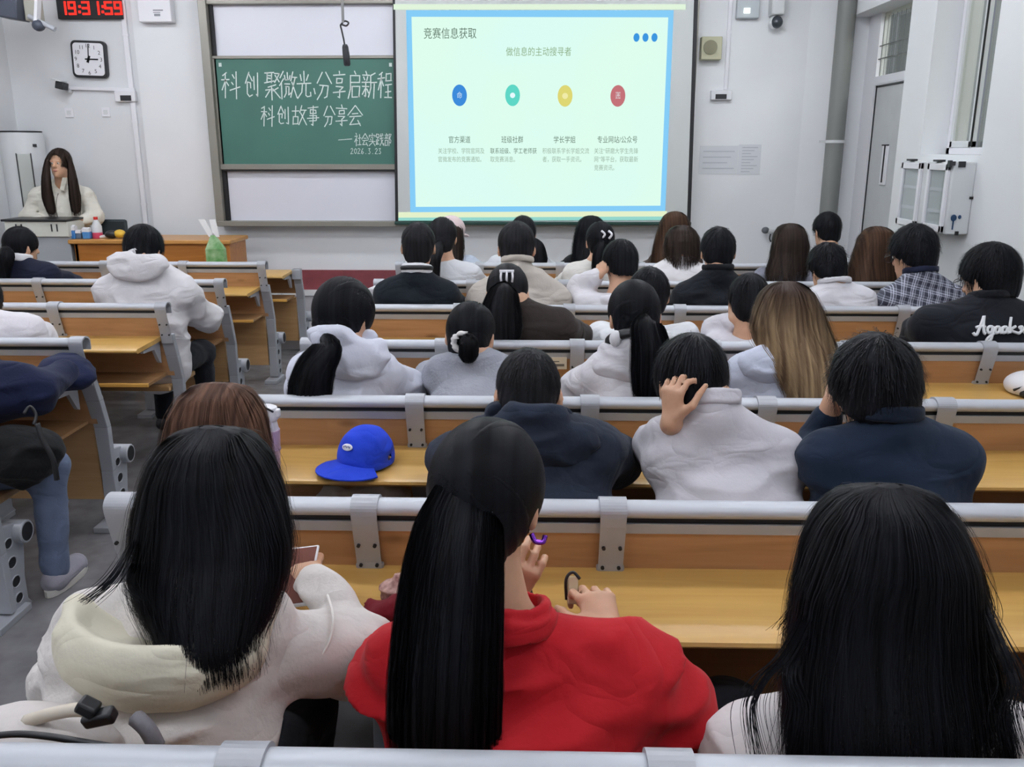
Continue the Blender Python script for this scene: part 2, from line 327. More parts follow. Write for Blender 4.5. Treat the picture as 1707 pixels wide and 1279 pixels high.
G = dict(l.split(':') for l in """科:30,8 10,16/5,32 45,30/25,14 25,95/25,34 5,66/26,36 42,55/60,15 70,26/56,38 66,48/48,68 98,56/82,5 82,98
创:30,5 5,42/30,8 52,36/18,42 42,42 40,62/18,42 18,80 28,88 50,84/65,20 65,65/88,8 88,90 78,84
聚:10,8 60,6/22,8 22,38/48,8 48,40/22,18 48,18/22,28 48,28/8,42 60,36/64,10 90,10 64,42/66,16 92,40/70,48 30,56/50,54 50,98/15,66 40,66 10,92/85,58 56,72/54,64 95,96
微:22,5 5,26/24,28 5,52/14,44 14,95/32,15 32,32 58,32 58,15/45,6 45,32/30,44 60,44/36,54 36,76 28,92/36,54 54,54 54,84 64,78/76,5 64,36/70,24 98,22/90,24 62,94/70,40 98,95
光:50,4 50,44/22,14 34,34/78,12 66,34/6,46 94,44/38,48 34,72 8,96/62,48 62,84 72,92 96,88 94,74
分:40,5 8,48/60,5 96,46/24,52 74,52 68,88 56,92/46,54 38,76 14,98
享:50,2 54,12/8,16 92,14/30,26 30,42/30,26 70,26 70,42/30,42 70,42/24,54 76,54 52,68/52,66 52,94 40,90/6,76 94,72
启:48,2 54,12/24,18 80,18 80,40/24,40 80,40/24,18 22,60 6,96/34,56 34,92/34,56 80,56 78,90/34,90 78,90
新:28,2 32,12/8,16 52,14/18,22 22,34/44,20 38,34/4,40 54,38/8,56 52,54/30,40 30,92 22,88/22,62 8,82/38,62 50,76/88,8 62,18/62,18 62,58 50,94/62,44 98,42/82,44 82,98
程:32,4 12,12/4,28 46,26/26,12 26,96/26,30 6,64/28,34 44,52/56,10 56,36/56,10 90,10 90,36/56,36 90,36/54,50 92,50/56,70 90,70/73,50 73,92/48,92 98,92
故:4,30 48,28/26,6 26,52/10,54 10,90/10,54 42,54 42,88/10,88 42,88/66,4 52,36/58,26 96,24/86,26 50,94/60,38 98,94
事:8,14 92,12/26,24 26,40 74,40 74,24 26,24/20,50 76,50 76,72/4,61 96,60/20,72 76,72/50,2 50,94 38,88
会:48,4 4,48/50,4 98,46/32,40 68,40/14,56 88,54/44,56 18,88 82,86/66,70 88,96
社:24,2 30,12/6,24 44,22 6,64/28,44 28,96/32,48 44,60/54,40 94,38/74,10 74,90/48,90 98,88
实:50,2 54,10/10,16 8,32/10,16 92,16 86,30/32,28 40,36/24,42 34,52/6,64 94,62/58,24 52,66 8,98/60,70 92,96
践:8,8 8,34/8,8 38,8 38,32/8,32 38,32/24,32 24,84/24,56 42,54/10,48 10,84/4,88 44,78/54,24 90,18/52,44 94,36/64,4 70,60 96,94 98,76/90,50 54,96/80,4 88,12
部:28,2 32,10/8,14 52,14/18,22 22,36/44,20 38,36/4,40 56,40/14,54 14,94/14,54 46,54 46,92/14,92 46,92/66,8 66,98/66,8 94,8 74,40 94,58 88,74 76,72
、:40,60 60,80
—:-20,50 120,46
2:10,20 50,2 85,22 10,95 92,92
0:50,2 15,30 15,70 50,98 85,70 85,30 50,2
6:70,5 20,50 20,85 60,98 85,75 55,55 22,70
3:15,10 70,5 40,42 80,65 60,95 15,90
.:40,92 55,95""".split('\n'))
def chalk(line, y0, y1, w, name):
    mb = MB()
    for ch, x0, x1 in line:
        A = at(x0, y0, 7.897); B = at(x1, y1, 7.897); jit = rng.normal(0, 1.6, 40); k = 0
        pls = []
        for st in G[ch].split('/'):
            pl = []
            for q in st.split(' '):
                u, v = map(float, q.split(',')); u += (50 - v) * .10 + jit[k % 40]; v += jit[(k * 7 + 3) % 40]; k += 1
                pl.append((A.x + (B.x - A.x) * u / 100, A.z + (B.z - A.z) * v / 100))
            pls.append(pl)
        mb.strokes(pls, w, lambda u, v: (u, 7.897, v))
    return mb.build(name, M_chalk, gb)
chalk([('科', 366, 402), ('创', 406, 434), ('聚', 437, 470), ('微', 464, 497), ('光', 493, 521), ('、', 519, 529), ('分', 525, 555), ('享', 553, 578), ('启', 577, 606), ('新', 601, 629), ('程', 628, 655)], 118, 166, .0095, 'chalk_line')
chalk([('科', 433, 459), ('创', 461, 484), ('故', 485, 513), ('事', 511, 533), ('分', 537, 560), ('享', 558, 581), ('会', 578, 606)], 175, 211, .0085, 'chalk_line')
chalk([('—', 567, 584), ('社', 590, 603), ('会', 602, 615), ('实', 614, 627), ('践', 626, 640), ('部', 640, 653)], 222, 244, .006, 'chalk_line')
chalk([(c, 584 + i * 5.8, 589.5 + i * 5.8) for i, c in enumerate('2026.3.23')], 247, 257, .0045, 'chalk_line')
# ------------------------------------------------------------------ projection screen with its slide
SY = 7.80
ps = thing('projection_screen', (.1, SY, .95), 'pulled down projection screen showing a pale green slide with four dots', 'screen')
a, b, c_, d_ = at(657, -20, SY), at(1163, -20, SY), at(1150, 368, SY), at(664, 366, SY)
def quad(name, pts, m, y, dz=.004, par=None):
    A = [at(px, py, y) for px, py in pts]
    return MB().add([p for p in A] + [p + Vector((0, dz, 0)) for p in A], [(0, 1, 2, 3), (7, 6, 5, 4), (0, 4, 5, 1), (1, 5, 6, 2), (2, 6, 7, 3), (3, 7, 4, 0)]).build(name, m, par or ps)
M_scr = mat('screen_cloth', '#c6cac8', .8)
quad('screen_cloth', [(657, -30), (1164, -30), (1149, 371), (663, 368)], M_scr, SY)
quad('side_border', [(654, -30), (658, -30), (664, 370), (659, 370)], M_dark, SY - .002)
quad('side_border', [(1158, -30), (1165, -30), (1151, 374), (1145, 374)], M_dark, SY - .002)
bz = at(900, 373, SY).z
MB().box(at(658, 370, SY).x, at(1152, 370, SY).x, SY - .02, SY + .02, bz - .01, bz + .018).build('bottom_bar', mat('screen_bar', '#1f4038', .4), ps, bevel=.006)
def slide_mat():
    m = bpy.data.materials.new('slide_light'); m.use_nodes = True; nt = m.node_tree; nt.nodes.clear()
    e = nt.nodes.new('ShaderNodeEmission'); o = nt.nodes.new('ShaderNodeOutputMaterial'); nt.links.new(e.outputs[0], o.inputs[0])
    tc = nt.nodes.new('ShaderNodeTexCoord'); n = nt.nodes.new('ShaderNodeTexNoise'); n.inputs['Scale'].default_value = .9; nt.links.new(tc.outputs['Object'], n.inputs['Vector'])
    mx = nt.nodes.new('ShaderNodeMix'); mx.data_type = 'RGBA'; nt.links.new(n.outputs[0], mx.inputs[0])
    mx.inputs[6].default_value = lin('#d6fbfb'); mx.inputs[7].default_value = lin('#e4ffe4'); nt.links.new(mx.outputs[2], e.inputs[0]); e.inputs[1].default_value = 1.0; return m
E_blue = emitter('slide_blue', '#86cdf8', 1.0); E_slide = slide_mat()
quad('slide_border', [(677, 17), (1123, 17), (1109, 352), (684, 354)], E_blue, SY - .004, .003)
quad('slide_area', [(686, 28), (1114, 29), (1101, 343), (693, 345)], E_slide, SY - .007, .002)
quad('light_strip', [(656, 7), (1143, 7), (1143, 16), (656, 16)], emitter('slide_strip', '#e4f7df', .98), SY - .006, .003)
quad('light_strip', [(664, 354), (1112, 352), (1110, 361), (664, 363)], emitter('slide_strip2', '#e9f6cf', .95), SY - .006, .003)
quad('light_strip', [(664, 363), (1110, 361), (1108, 367), (664, 368)], emitter('slide_strip3', '#9fe6dc', .85), SY - .006, .003)
def disc(px, py, r, m, name='dot', y=SY - .010, ry=None):
    p = at(px, py, y); k = 7.95 / FPX
    return MB().add([(p.x + r * k * math.cos(t), y, p.z + (ry or r) * k * math.sin(t)) for t in [2 * math.pi * i / 28 for i in range(28)]], [tuple(range(28))]).build(name, m, ps)
for px, py, cc in ((766, 159, '#3f8fe0'), (854.5, 159, '#62dccb'), (942, 160, '#e3dc77'), (1030, 160, '#c9767c')): disc(px, py, 11.5, emitter('dot_' + cc[1:], cc, .95), ry=16)
for px in (1061, 1076, 1091): disc(px, 62.5, 4.6, emitter('dot_blue', '#3f9be6', .95), ry=6.2)
E_txt = emitter('slide_ink', '#5f7868', .9); E_txtl = emitter('slide_ink_light', '#9db5a2', .95); E_txtg = emitter('slide_ink_green', '#8fb083', .95); E_ico = emitter('slide_icon', '#e8fbff', 1)
def stext(body, px, py, hpx, m, align='LEFT', sx=1.0, n='slide_text'):
    p = at(px, py, SY - .010); k = 7.95 / FPX * hpx
    return text(n, body, 1.0, lambda u, v: Vector((p.x + u * k * sx, SY - .010, p.z + v * k)), m, ps, align=align)
stext('竞赛信息获取', 706, 63, 17, E_txt, sx=.80); stext('做信息的主动搜寻者', 898, 92, 14, E_txtg, 'CENTER', .80)
for px, s in ((766, '官方渠道'), (854, '班级社群'), (941, '学长学姐'), (1029, '专业网站/公众号')): stext(s, px, 237.5, 11.5, E_txt, 'CENTER', .76)
for px, ls in ((730, ('关注学校、学院官网及', '官微发布的竞赛通知。')), (817, ('联系班级、学工老师获', '取竞赛消息。')), (904, ('积极联系学长学姐交流', '者，获取一手资讯。')), (990, ('关注“研磨大学生先锋', '网”等平台，获取最新', '竞赛资讯。'))):
    for i, s in enumerate(ls): stext(s, px, 255.5 + i * 14, 9.6, E_txtl if i or px != 817 else E_txt, sx=.77)
for px, ic in ((766, '命'), (1030, '囲')): stext(ic, px, 163.5, 11, E_ico, 'CENTER', .8, 'slide_icon')
disc(854.5, 159, 4, E_ico, 'slide_icon', SY - .012); disc(942, 160, 4.5, emitter('icon_y', '#f0eba8', 1), 'slide_icon', SY - .012)
# ------------------------------------------------------------------ wall fittings on the front wall
def wbox(name, x0, y0, x1, y1, dep, m, label, cat, Y=WY, bevel=.006):
    A, B = at(x0, y0, Y), at(x1, y1, Y); c = ((A.x + B.x) / 2, Y, B.z)
    t = thing(name, c, label, cat)
    o = MB().box(A.x, B.x, Y - dep, Y, B.z, A.z).build('body', m, t, bevel=bevel); return t, o, A, B
WL = WY + .05
t, o, A, B = wbox('digital_clock', 97, -12, 209, 33, .06, M_dark, 'red digital wall clock reading 19:31:59', 'clock', WL)
E_red = emitter('led_red', '#ff2a22', 2.2)
def seg(ch, x, z, w, h, mb, y):
    S = {'0': 'abcdef', '1': 'bc', '3': 'abgcd', '5': 'afgcd', '9': 'abcdfg'}[ch]; q = w * .24
    D = {'a': (0, w, h - q, h), 'd': (0, w, 0, q), 'g': (0, w, h / 2 - q / 2, h / 2 + q / 2), 'f': (0, q, h / 2, h), 'e': (0, q, 0, h / 2), 'b': (w - q, w, h / 2, h), 'c': (w - q, w, 0, h / 2)}
    for s in S: a_, b_, c_, d_ = D[s]; mb.box(x + a_, x + b_, y - .004, y, z + c_, z + d_)
mb = MB(); yl = WL - .06
for ch, px in (('1', 99), ('9', 115), ('3', 138), ('1', 154), ('5', 175.5), ('9', 191.5)):
    p = at(px, 25, yl); mb = MB(); seg(ch, p.x, p.z, 12.5 * 7.95 / FPX, 20 * 7.95 / FPX, mb, yl); mb.build('led_digit', E_red, t)
for px in (133, 171.5):
    for py in (11, 20): p = at(px, py, yl); MB().box(p.x - .010, p.x + .010, yl - .004, yl, p.z - .010, p.z + .010).build('led_colon_dot', E_red, t)
# square wall clock
p0, p1 = at(118, 69, WL), at(184, 130, WL); cxk, czk, hw = (p0.x + p1.x) / 2, (p0.z + p1.z) / 2, (p1.x - p0.x) / 2 * .98
t = thing('wall_clock', (cxk, WL, czk - hw), 'square black framed wall clock with white face below digital clock', 'clock')
t.rotation_euler = (0, R(2), 0)
def rr(h, r, n=5): return [(cxk + sx * (h - r) + r * math.cos(a), czk + sz * (h - r) + r * math.sin(a)) for sx, sz, a0 in ((1, 1, 0), (-1, 1, 90), (-1, -1, 180), (1, -1, 270)) for a in [R(a0 + 90 * i / n) for i in range(n + 1)]]
MB().prism(rr(hw, .04), 'y', WL - .045, WL).build('clock_frame', M_black, t, bevel=.005)
MB().prism(rr(hw - .02, .03), 'y', WL - .049, WL - .044).build('clock_face', M_white, t)
mb = MB()
def chand(ang, L, w, b=.03):
    a = R(90 - ang); dx, dz = math.cos(a), math.sin(a)
    mb.obox((cxk + dx * (L - b) / 2, WL - .052, czk + dz * (L - b) / 2), (dx, 0, dz), (0, 1, 0), (-dz, 0, dx), (L + b) / 2, .0015, w / 2)
chand(90, .085, .012); chand(3, .125, .008); chand(200, .03, .02); mb.build('clock_hands', M_dark, t)
for h in range(1, 13):
    a = R(90 - 30 * h); rd = .112
    text('numeral', str(h), .046, lambda u, v, a=a, rd=rd: Vector((cxk + rd * math.cos(a) + u, WL - .0505, czk + rd * math.sin(a) + v - .016)), M_dark, t, align='CENTER')
# white control box, motion sensor, sockets, conduits
t, o, A, B = wbox('control_box', 234, -20, 294, 39, .10, M_white, 'white metal control box beside the chalkboard top', 'box')
mat('label_ink', '#8b8e94', .6); p_ = at(255, 16, 7.9)
for k, (w_, h_) in enumerate(((.085, .010), (.06, .006))): MB().box(p_.x, p_.x + w_, WY - .103, WY - .10, p_.z - .02 * k - h_, p_.z - .02 * k).build('printed_label', MATS['label_ink'], t)
MB().box(at(257, 23, 7.9).x, at(267, 23, 7.9).x, WY - .103, WY - .10, at(257, 27, 7.9).z, at(257, 23, 7.9).z).build('printed_label', MATS['label_ink'], t)
t, o, A, B = wbox('wall_sensor', 194, 152, 230, 170, .05, M_white, 'small white sensor with black window on left wall section', 'sensor', WL)
q0, q1 = at(200, 159, WL - .052), at(219, 168, WL - .052); MB().box(q0.x, q1.x, WL - .054, WL - .05, q1.z, q0.z).build('sensor_window', M_black, t)
for px, py, n in ((116, 188, 'left of the two white switches under clock'), (177, 187, 'right of the two white switches under clock')):
    t, o, A, B = wbox('wall_switch', px - 8, py - 8, px + 8, py + 8, .012, M_white, n, 'switch', WL, .003)
    MB().box((A.x + B.x) / 2 - .018, (A.x + B.x) / 2 + .018, WL - .016, WL - .012, (A.z + B.z) / 2 - .018, (A.z + B.z) / 2 + .018).build('rocker', M_offw, t, bevel=.002)
t = thing('wall_camera', tuple(at(103, 143, WL)), 'small black and white camera on a bracket under square clock', 'camera')
c0 = at(103, 143, WL - .12); MB().obox(c0, (1, 0, -.25), (0, 1, 0), (.25, 0, 1), .035, .05, .03).build('camera_body', M_black, t, bevel=.006)
c1 = at(98, 134, WL - .13); MB().obox(c1, (1, 0, -.25), (0, 1, 0), (.25, 0, 1), .04, .06, .006).build('sun_hood', M_offw, t, bevel=.003)
c2 = at(112, 150, WL - .06); MB().tube([c2, c2 + Vector((0, .06, -.01))], .02, 10).build('bracket', M_offw, t, smooth='auto')
def conduit(pts, r, label, Y, m=M_white):
    t = thing('conduit', tuple(at(*pts[-1], Y)), label, 'conduit'); P = [at(px, py, Y - r) for px, py in pts]
    mb = MB()
    for a_, b_ in zip(P[:-1], P[1:]):
        d = (b_ - a_); mb.obox((a_ + b_) / 2, d, (0, 1, 0), d.cross(Vector((0, 1, 0))), d.length / 2, r, r * .9)
    mb.build('conduit_run', m, t, bevel=.004); return t
def vcon(px, py0, py1, r, label, Y):
    p = at(px, 200, Y); z0, z1 = at(px, py1, Y).z, at(px, py0, Y).z
    t = thing('conduit', (p.x, Y, z0), label, 'conduit'); MB().box(p.x - r, p.x + r, Y - r * 1.2, Y, z0, z1).build('conduit_run', M_white, t, bevel=.004)
    for k in range(3): MB().box(p.x - r * 1.15, p.x + r * 1.15, Y - r * 1.35, Y, z0 + (z1 - z0) * (.2 + .3 * k), z0 + (z1 - z0) * (.2 + .3 * k) + .02).build('conduit_clip', M_white, t)
vcon(226, -40, 430, .022, 'white vertical conduit between clock wall and chalkboard wall', WL)
conduit([(112, 147), (225, 150)], .016, 'short white conduit running from wall camera to the corner', WL)
vcon(18, -40, 195, .02, 'white vertical conduit in the far left corner', WL)
vcon(1206, -40, 150, .016, 'white conduit dropping to the small sensor right of screen', WY)
# small things right of the screen
t, o, A, B = wbox('wall_speaker', 1167, 63, 1199, 101, .09, mat('speaker_beige', '#b9b89b', .5), 'beige square wall speaker with round grille right of screen', 'speaker')
pc = (at(1184, 79, WY - .09)); MB().tube([pc + Vector((0, 0, 0)), pc + Vector((0, -.012, 0))], .058, 20).build('grille', mat('speaker_grille', '#8f8c74', .7, bump=.5, bscale=400), t, smooth='auto')
t, o, A, B = wbox('wall_sensor', 1184, 151, 1218, 167, .05, M_white, 'small white sensor with black window right of screen', 'sensor')
q0, q1 = at(1193, 157, WY - .052), at(1211, 165, WY - .052); MB().box(q0.x, q1.x, WY - .054, WY - .05, q1.z, q0.z).build('sensor_window', M_black, t)
t, o, A, B = wbox('emergency_light', 1228, -15, 1262, 32, .07, mat('light_grey_box', '#b9c0c4', .4), 'pale grey wall box with a small lit lamp', 'light')
pl = at(1245, 18, WY - .07); MB().box(pl.x - .025, pl.x + .025, WY - .085, WY - .068, pl.z - .02, pl.z + .02).build('lamp', emitter('white_led', '#f4fffb', 2.0), t)
t = thing('security_camera', tuple(at(1295, 20, WY)), 'pale security camera with dark dome high right of screen', 'camera')
a_ = at(1297, -10, WY - .08); b_ = at(1297, 26, WY - .08); MB().box(a_.x - .055, a_.x + .055, WY - .14, WY, b_.z, a_.z).build('housing', M_offw, t, bevel=.012)
pc = at(1295, 37, WY - .10); MB().ell(pc, .05, .05, .05, 16, 10).build('dome', mat('lens_dark', '#3b4148', .15), t, smooth=True)
MB().ell(pc + Vector((-.012, .02, 0)), .055, .045, .055, 16, 10).build('dome_shell', M_offw, t, smooth=True)
M_paper = mat('paper', '#d5d8dc', .8); M_print = mat('faint_print', '#bcc0c6', .8)
for (x0, y0, x1, y1), lb, k in (((1167, 243, 1228, 290), 'wide faded notice sheet taped right of screen', 4), ((1232, 241, 1266, 291), 'narrow printed notice sheet taped right of the wide one', 9)):
    A, B = at(x0, y0, WY), at(x1, y1, WY); t = thing('notice_sheet', ((A.x + B.x) / 2, WY, B.z), lb, 'notice')
    MB().box(A.x, B.x, WY - .004, WY, B.z, A.z).build('sheet', M_paper, t)
    for i in range(k):
        zz = A.z - (A.z - B.z) * (i + 1) / (k + 1); MB().box(A.x + .03, B.x - .03 - (i % 3) * .03, WY - .006, WY - .004, zz - .005, zz + .004).build('print_line', M_print, t)
t = thing('wall_valve', tuple(at(1282, 390, WY)), 'small dark and white valve fitting low on front wall', 'valve')
v0 = at(1276, 384, WY - .06); MB().tube([v0, v0 + Vector((.05, .0, -.012)), v0 + Vector((.10, .04, -.02))], .022, 10).build('valve_body', M_offw, t, smooth='auto')
MB().ell(v0, .035, .03, .03).build('valve_knob', mat('valve_grey', '#5c6064', .4), t, smooth=True)
MB().tube(smooth_path([v0 + Vector((.05, 0, -.02)), v0 + Vector((.04, -.01, -.07)), v0 + Vector((.055, 0, -.10))]), .007, 6).build('hose', M_black, t, smooth=True)
# wall cabinet
t = thing('wall_cabinet', (WX, 5.75, 1.10), 'pale grey wall cabinet with two clear doors under window', 'cabinet')
x0, x1, y0, y1, z0, z1 = 2.46, WX, 5.40, 6.11, 1.10, 1.525
MB().box(x0 + .02, x1, y0, y1, z0, z1).build('body', M_offw, t, bevel=.008)
for a_, b_ in ((5.42, 5.70), (5.80, 6.10)):
    w = .03
    o = MB().box(x0, x0 + .02, a_, a_ + w, z0 + .01, z1 - .01).box(x0, x0 + .02, b_ - w, b_, z0 + .01, z1 - .01).box(x0, x0 + .02, a_, b_, z0 + .01, z0 + .05).box(x0, x0 + .02, a_, b_, z1 - .05, z1 - .01).build('cabinet_door', M_white, t, bevel=.003)
    MB().box(x0 + .010, x0 + .014, a_ + w, b_ - w, z0 + .05, z1 - .05).build('pane', glass('cab_glass' + str(a_), '#f6f8f8', .03), o)
    for zz in (z0 + .12, z0 + .25): MB().box(x0 + .016, x0 + .02, a_ + w, b_ - w, zz, zz + .02).build('inner_shelf', M_white, o)
for q in ((x0 - .006, x0 + .01, 5.39, 5.42, z1 - .03, z1 + .01), (x0 + .05, x0 + .09, 5.392, 5.402, z1 - .03, z1 + .004), (x0 + .01, x0 + .03, 5.392, 5.402, z1 - .02, z1 + .004), (x0 + .14, x0 + .163, 5.392, 5.402, 1.31, 1.325), (x0 + .08, x0 + .10, 5.392, 5.402, z0 - .004, z0 + .02), (x0, x0 + .04, 5.55, 5.63, z1, z1 + .012), (x0, x0 + .04, 5.95, 6.03, z1, z1 + .012)):
    MB().box(*q).build('corner_clip', M_black, t)
MB().ell((x0 + .06, 5.394, z0 + .10), .018, .004, .02, 12, 6).box(x0 + .058, x0 + .064, 5.393, 5.399, z0 + .03, z0 + .10).ell((x0 + .095, 5.394, z0 + .105), .010, .004, .012, 10, 6).build('blue_logo', mat('logo_navy', '#123a5e', .5), t)
# floor-standing air conditioner
AC = at(45, 300, 7.87); t = thing('air_conditioner', (AC.x, 7.87, PZ), 'tall white rounded floor standing air conditioner in the corner', 'air conditioner')
zt_ = at(42, 221, 7.87).z; MB().lathe([(.17, 0), (.18, .03), (.18, zt_ - PZ - .03), (.168, zt_ - PZ)], (AC.x, 7.87, PZ), 28).build('body', M_offw, t, smooth='auto')
MB().lathe([(.172, 0), (.172, .012)], (AC.x, 7.87, zt_), 28).build('top_lid', M_dark, t, smooth='auto')
ad = Vector((-AC.x, -7.87, 0)).normalized(); as_ = Vector((-ad.y, ad.x, 0)); ap = Vector((AC.x, 7.87, 0)) + ad * .145 ; zm_ = (.45 + zt_ - .18) / 2; zh_ = (zt_ - .18 - .45) / 2
MB().obox(ap + Vector((0, 0, zm_)), as_, ad, (0, 0, 1), .052, .04, zh_).build('outlet', mat('ac_outlet', '#b9bdb8', .35), t, bevel=.006)
for q in (-1, 1): MB().obox(ap + as_ * q * .056 + Vector((0, 0, zm_)), as_, ad, (0, 0, 1), .004, .042, zh_ + .005).build('outlet_trim', M_black, t)
MB().obox(ap - as_ * -.09 + ad * .005 + Vector((0, 0, zt_ - .11)), as_, ad, (0, 0, 1), .022, .01, .012).build('badge', M_black, t)
# ceiling projector arm at the top left
t = thing('wall_bracket_camera', tuple(at(40, 20, 7.5)), 'dark and white tracking camera hanging at the top left', 'camera')
p = at(22, 8, 7.4); MB().obox(p, (1, 0, -.15), (0, 1, 0), (.15, 0, 1), .085, .10, .11).build('camera_box', mat('slate', '#454a57', .45), t, bevel=.01)
p = at(55, 5, 7.45); MB().obox(p, (1, 0, 0), (0, 1, 0), (0, 0, 1), .05, .06, .14).build('bracket_box', mat('bracket_beige', '#aaa99d', .5), t, bevel=.01)
p = at(63, 8, 7.38); MB().obox(p, (1, 0, -.2), (0, 1, 0), (.2, 0, 1), .012, .03, .13).build('light_strip', M_white, t)
p = at(70, 38, 7.38); MB().tube([p + Vector((-.10, 0, .05)), p + Vector((.10, 0, -.05))], .02, 10).build('arm', M_grey, t, smooth='auto'); MB().ell(p + Vector((-.03, 0, -.02)), .05, .05, .045).build('joint', mat('slate', '#454a57'), t, smooth=True)
# hanging microphone
HY = 4.7; m0 = at(571, -60, HY); t = thing('hanging_microphone', (at(577, 108, HY).x, HY, at(577, 108, HY).z), 'black microphone hanging on a cable in front of chalkboard', 'microphone')
MB().tube([Vector((at(573, 0, HY).x, HY, CEIL)), at(572, 38, HY)], .007, 8).build('white_rod', M_offw, t, smooth=True)
k1 = at(577, 39, HY); MB().tube(smooth_path([at(569, 40, HY), at(575, 35, HY), at(581, 38, HY), at(577, 43, HY), at(568, 41, HY), at(570, 52, HY), at(573, 66, HY), at(575, 78, HY)]), .0045, 6).build('cable', M_black, t, smooth=True)
pa, pb = at(575, 74, HY), at(579, 110, HY); MB().tube([pa, pa.lerp(pb, .12), pa.lerp(pb, .5), pb.lerp(pa, .06), pb], [.011, .016, .018, .017, .012], 12).build('foam_cover', mat('mic_foam', '#34363a', .8, bump=.5, bscale=300), t, smooth=True)
# ------------------------------------------------------------------ teacher's desk, console and what stands on them
TY = 7.22; tz = at(250, 400, TY).z; tx0, tx1 = at(118, 400, TY).x, at(381, 400, TY).x
t = thing('teacher_desk', ((tx0 + tx1) / 2, TY + .28, PZ), 'orange wooden teacher desk on the platform', 'desk')
M_tdesk = wood('teacher_desk_wood', '#a9692a', '#b97a38', .4, knots=False)
MB().box(tx0 - .02, tx1 + .02, TY - .02, TY + .45, tz - .035, tz).build('desktop', wood('desk_top_wood', '#b78343', '#c7924f', .35, knots=False), t, bevel=.008)
MB().box(tx0 + .02, tx1 - .22, TY + .01, TY + .03, PZ, tz - .035).build('front_panel', M_tdesk, t)
MB().box(tx1 - .22, tx1 - .18, TY + .005, TY + .43, PZ, tz - .035).build('side_panel', M_tdesk, t, bevel=.004)
for xa, xb in ((tx1 - .03, tx1), (tx0 + .02, tx0 + .05)): MB().box(xa, xb, TY + .01, TY + .43, PZ, tz - .035).build('side_panel', M_tdesk, t, bevel=.004)
MB().box(tx1 - .18, tx1 - .03, TY + .012, TY + .03, PZ, tz - .035).build('end_panel', M_tdesk, t, bevel=.004)
cz = at(70, 367, TY).z; x0, x1 = at(8, 380, TY).x, at(113, 380, TY).x
t = thing('lectern_console', ((x0 + x1) / 2, TY + .3, PZ), 'white and grey multimedia console with black edged top', 'console')
zm = at(70, 395, TY).z
MB().box(x0, x1, TY, TY + .28, zm, cz - .012).build('upper_cabinet', mat('console_cream', '#d9dcd3', .4), t, bevel=.005)
MB().box(x0 - .02, x1 + .005, TY - .015, TY + .29, cz - .012, cz + .006).build('top_plate', M_black, t, bevel=.004)
MB().box(x0 + .03, x1 - .005, TY + .02, TY + .27, PZ, zm).build('lower_cabinet', mat('console_grey', '#a9aeb3', .45), t, bevel=.005)
for px in (27, 36, 86, 95):
    p = at(px, 380, TY - .004); MB().box(p.x - .004, p.x + .004, TY - .008, TY, p.z - .03, p.z + .03).build('handle', M_black, t)
# black chair back behind the desk
p = at(186, 365, 7.7); t = thing('office_chair', (p.x, 7.85, PZ), 'black office chair behind the teacher desk', 'chair')
ctop = at(186, 366, 7.70).z
MB().box(p.x - .12, p.x + .13, 7.69, 7.73, ctop - .42, ctop).build('backrest', mat('chair_black', '#1d2a30', .6), t, bevel=.02)
MB().box(p.x - .2, p.x + .2, 7.73, 7.99, .56, .62).build('seat', MATS['chair_black'], t, bevel=.02)
MB().tube([(p.x, 7.84, PZ + .05), (p.x, 7.84, .56)], .03, 10).build('pole', M_black, t, smooth='auto')
for k in range(5):
    a = 2 * math.pi * k / 5; MB().tube([(p.x, 7.84, PZ + .06), (p.x + .15 * math.cos(a), 7.84 + .15 * math.sin(a), PZ + .02)], .018, 8).build('leg', M_black, t, smooth='auto')
M_cblue = mat('carton_blue', '#3f7fc4', .4)
def drink(px, py, h, w, mb_, label, capc=None, Y=TY + .08):
    p = at(px, py, Y); p.z = tz; t = thing('drink_carton', tuple(p), label, 'drink')
    MB().box(p.x - w / 2, p.x + w / 2, Y - w / 2, Y + w / 2, tz, tz + h * .62).build('carton', mb_, t, bevel=.006)
    MB().box(p.x - w / 2, p.x + w / 2, Y - w / 2, Y + w / 2, tz + h * .62, tz + h * .88).add([(p.x - w / 2, Y - w / 2, tz + h * .88), (p.x + w / 2, Y - w / 2, tz + h * .88), (p.x + w / 2, Y + w / 2, tz + h * .88), (p.x - w / 2, Y + w / 2, tz + h * .88), (p.x - w / 2, Y, tz + h), (p.x + w / 2, Y, tz + h)], [(0, 1, 5, 4), (2, 3, 4, 5), (0, 4, 3), (1, 2, 5)]).build('carton_top', M_white, t)
drink(122, 395, .115, .062, M_cblue, 'tall blue and white drink carton nearest the console')
drink(133, 395, .075, .045, mat('carton_dark', '#5a6d86', .4), 'short slate blue drink carton between two blue ones')
drink(146, 395, .095, .06, mat('carton_blue2', '#4d8ac6', .4), 'blue and white drink carton left of the red capped bottle')
p = at(163, 395, TY + .12); t = thing('water_bottle', (p.x, TY + .12, tz), 'clear bottle with pink label and red cap on teacher desk', 'bottle')
MB().lathe([(.038, 0), (.042, .01), (.042, .05)], (p.x, TY + .12, tz), 14).build('bottle_label', mat('label_pink', '#d34a6a', .4), t, smooth='auto')
MB().lathe([(.042, .05), (.042, .10), (.02, .145), (.016, .155)], (p.x, TY + .12, tz), 14).build('bottle_body', mat('bottle_clear', '#d6dade', .15), t, smooth='auto')
MB().lathe([(.018, .155), (.018, .178)], (p.x, TY + .12, tz), 12).build('bottle_cap', mat('cap_red', '#d2322c', .4), t, smooth='auto')
p = at(190, 391, TY + .10); t = thing('megaphone', (p.x, TY + .1, tz), 'black and yellow handheld gadget lying on teacher desk', 'gadget')
MB().ell((p.x - .02, TY + .1, tz + .035), .06, .04, .034).build('black_body', M_black, t, smooth=True)
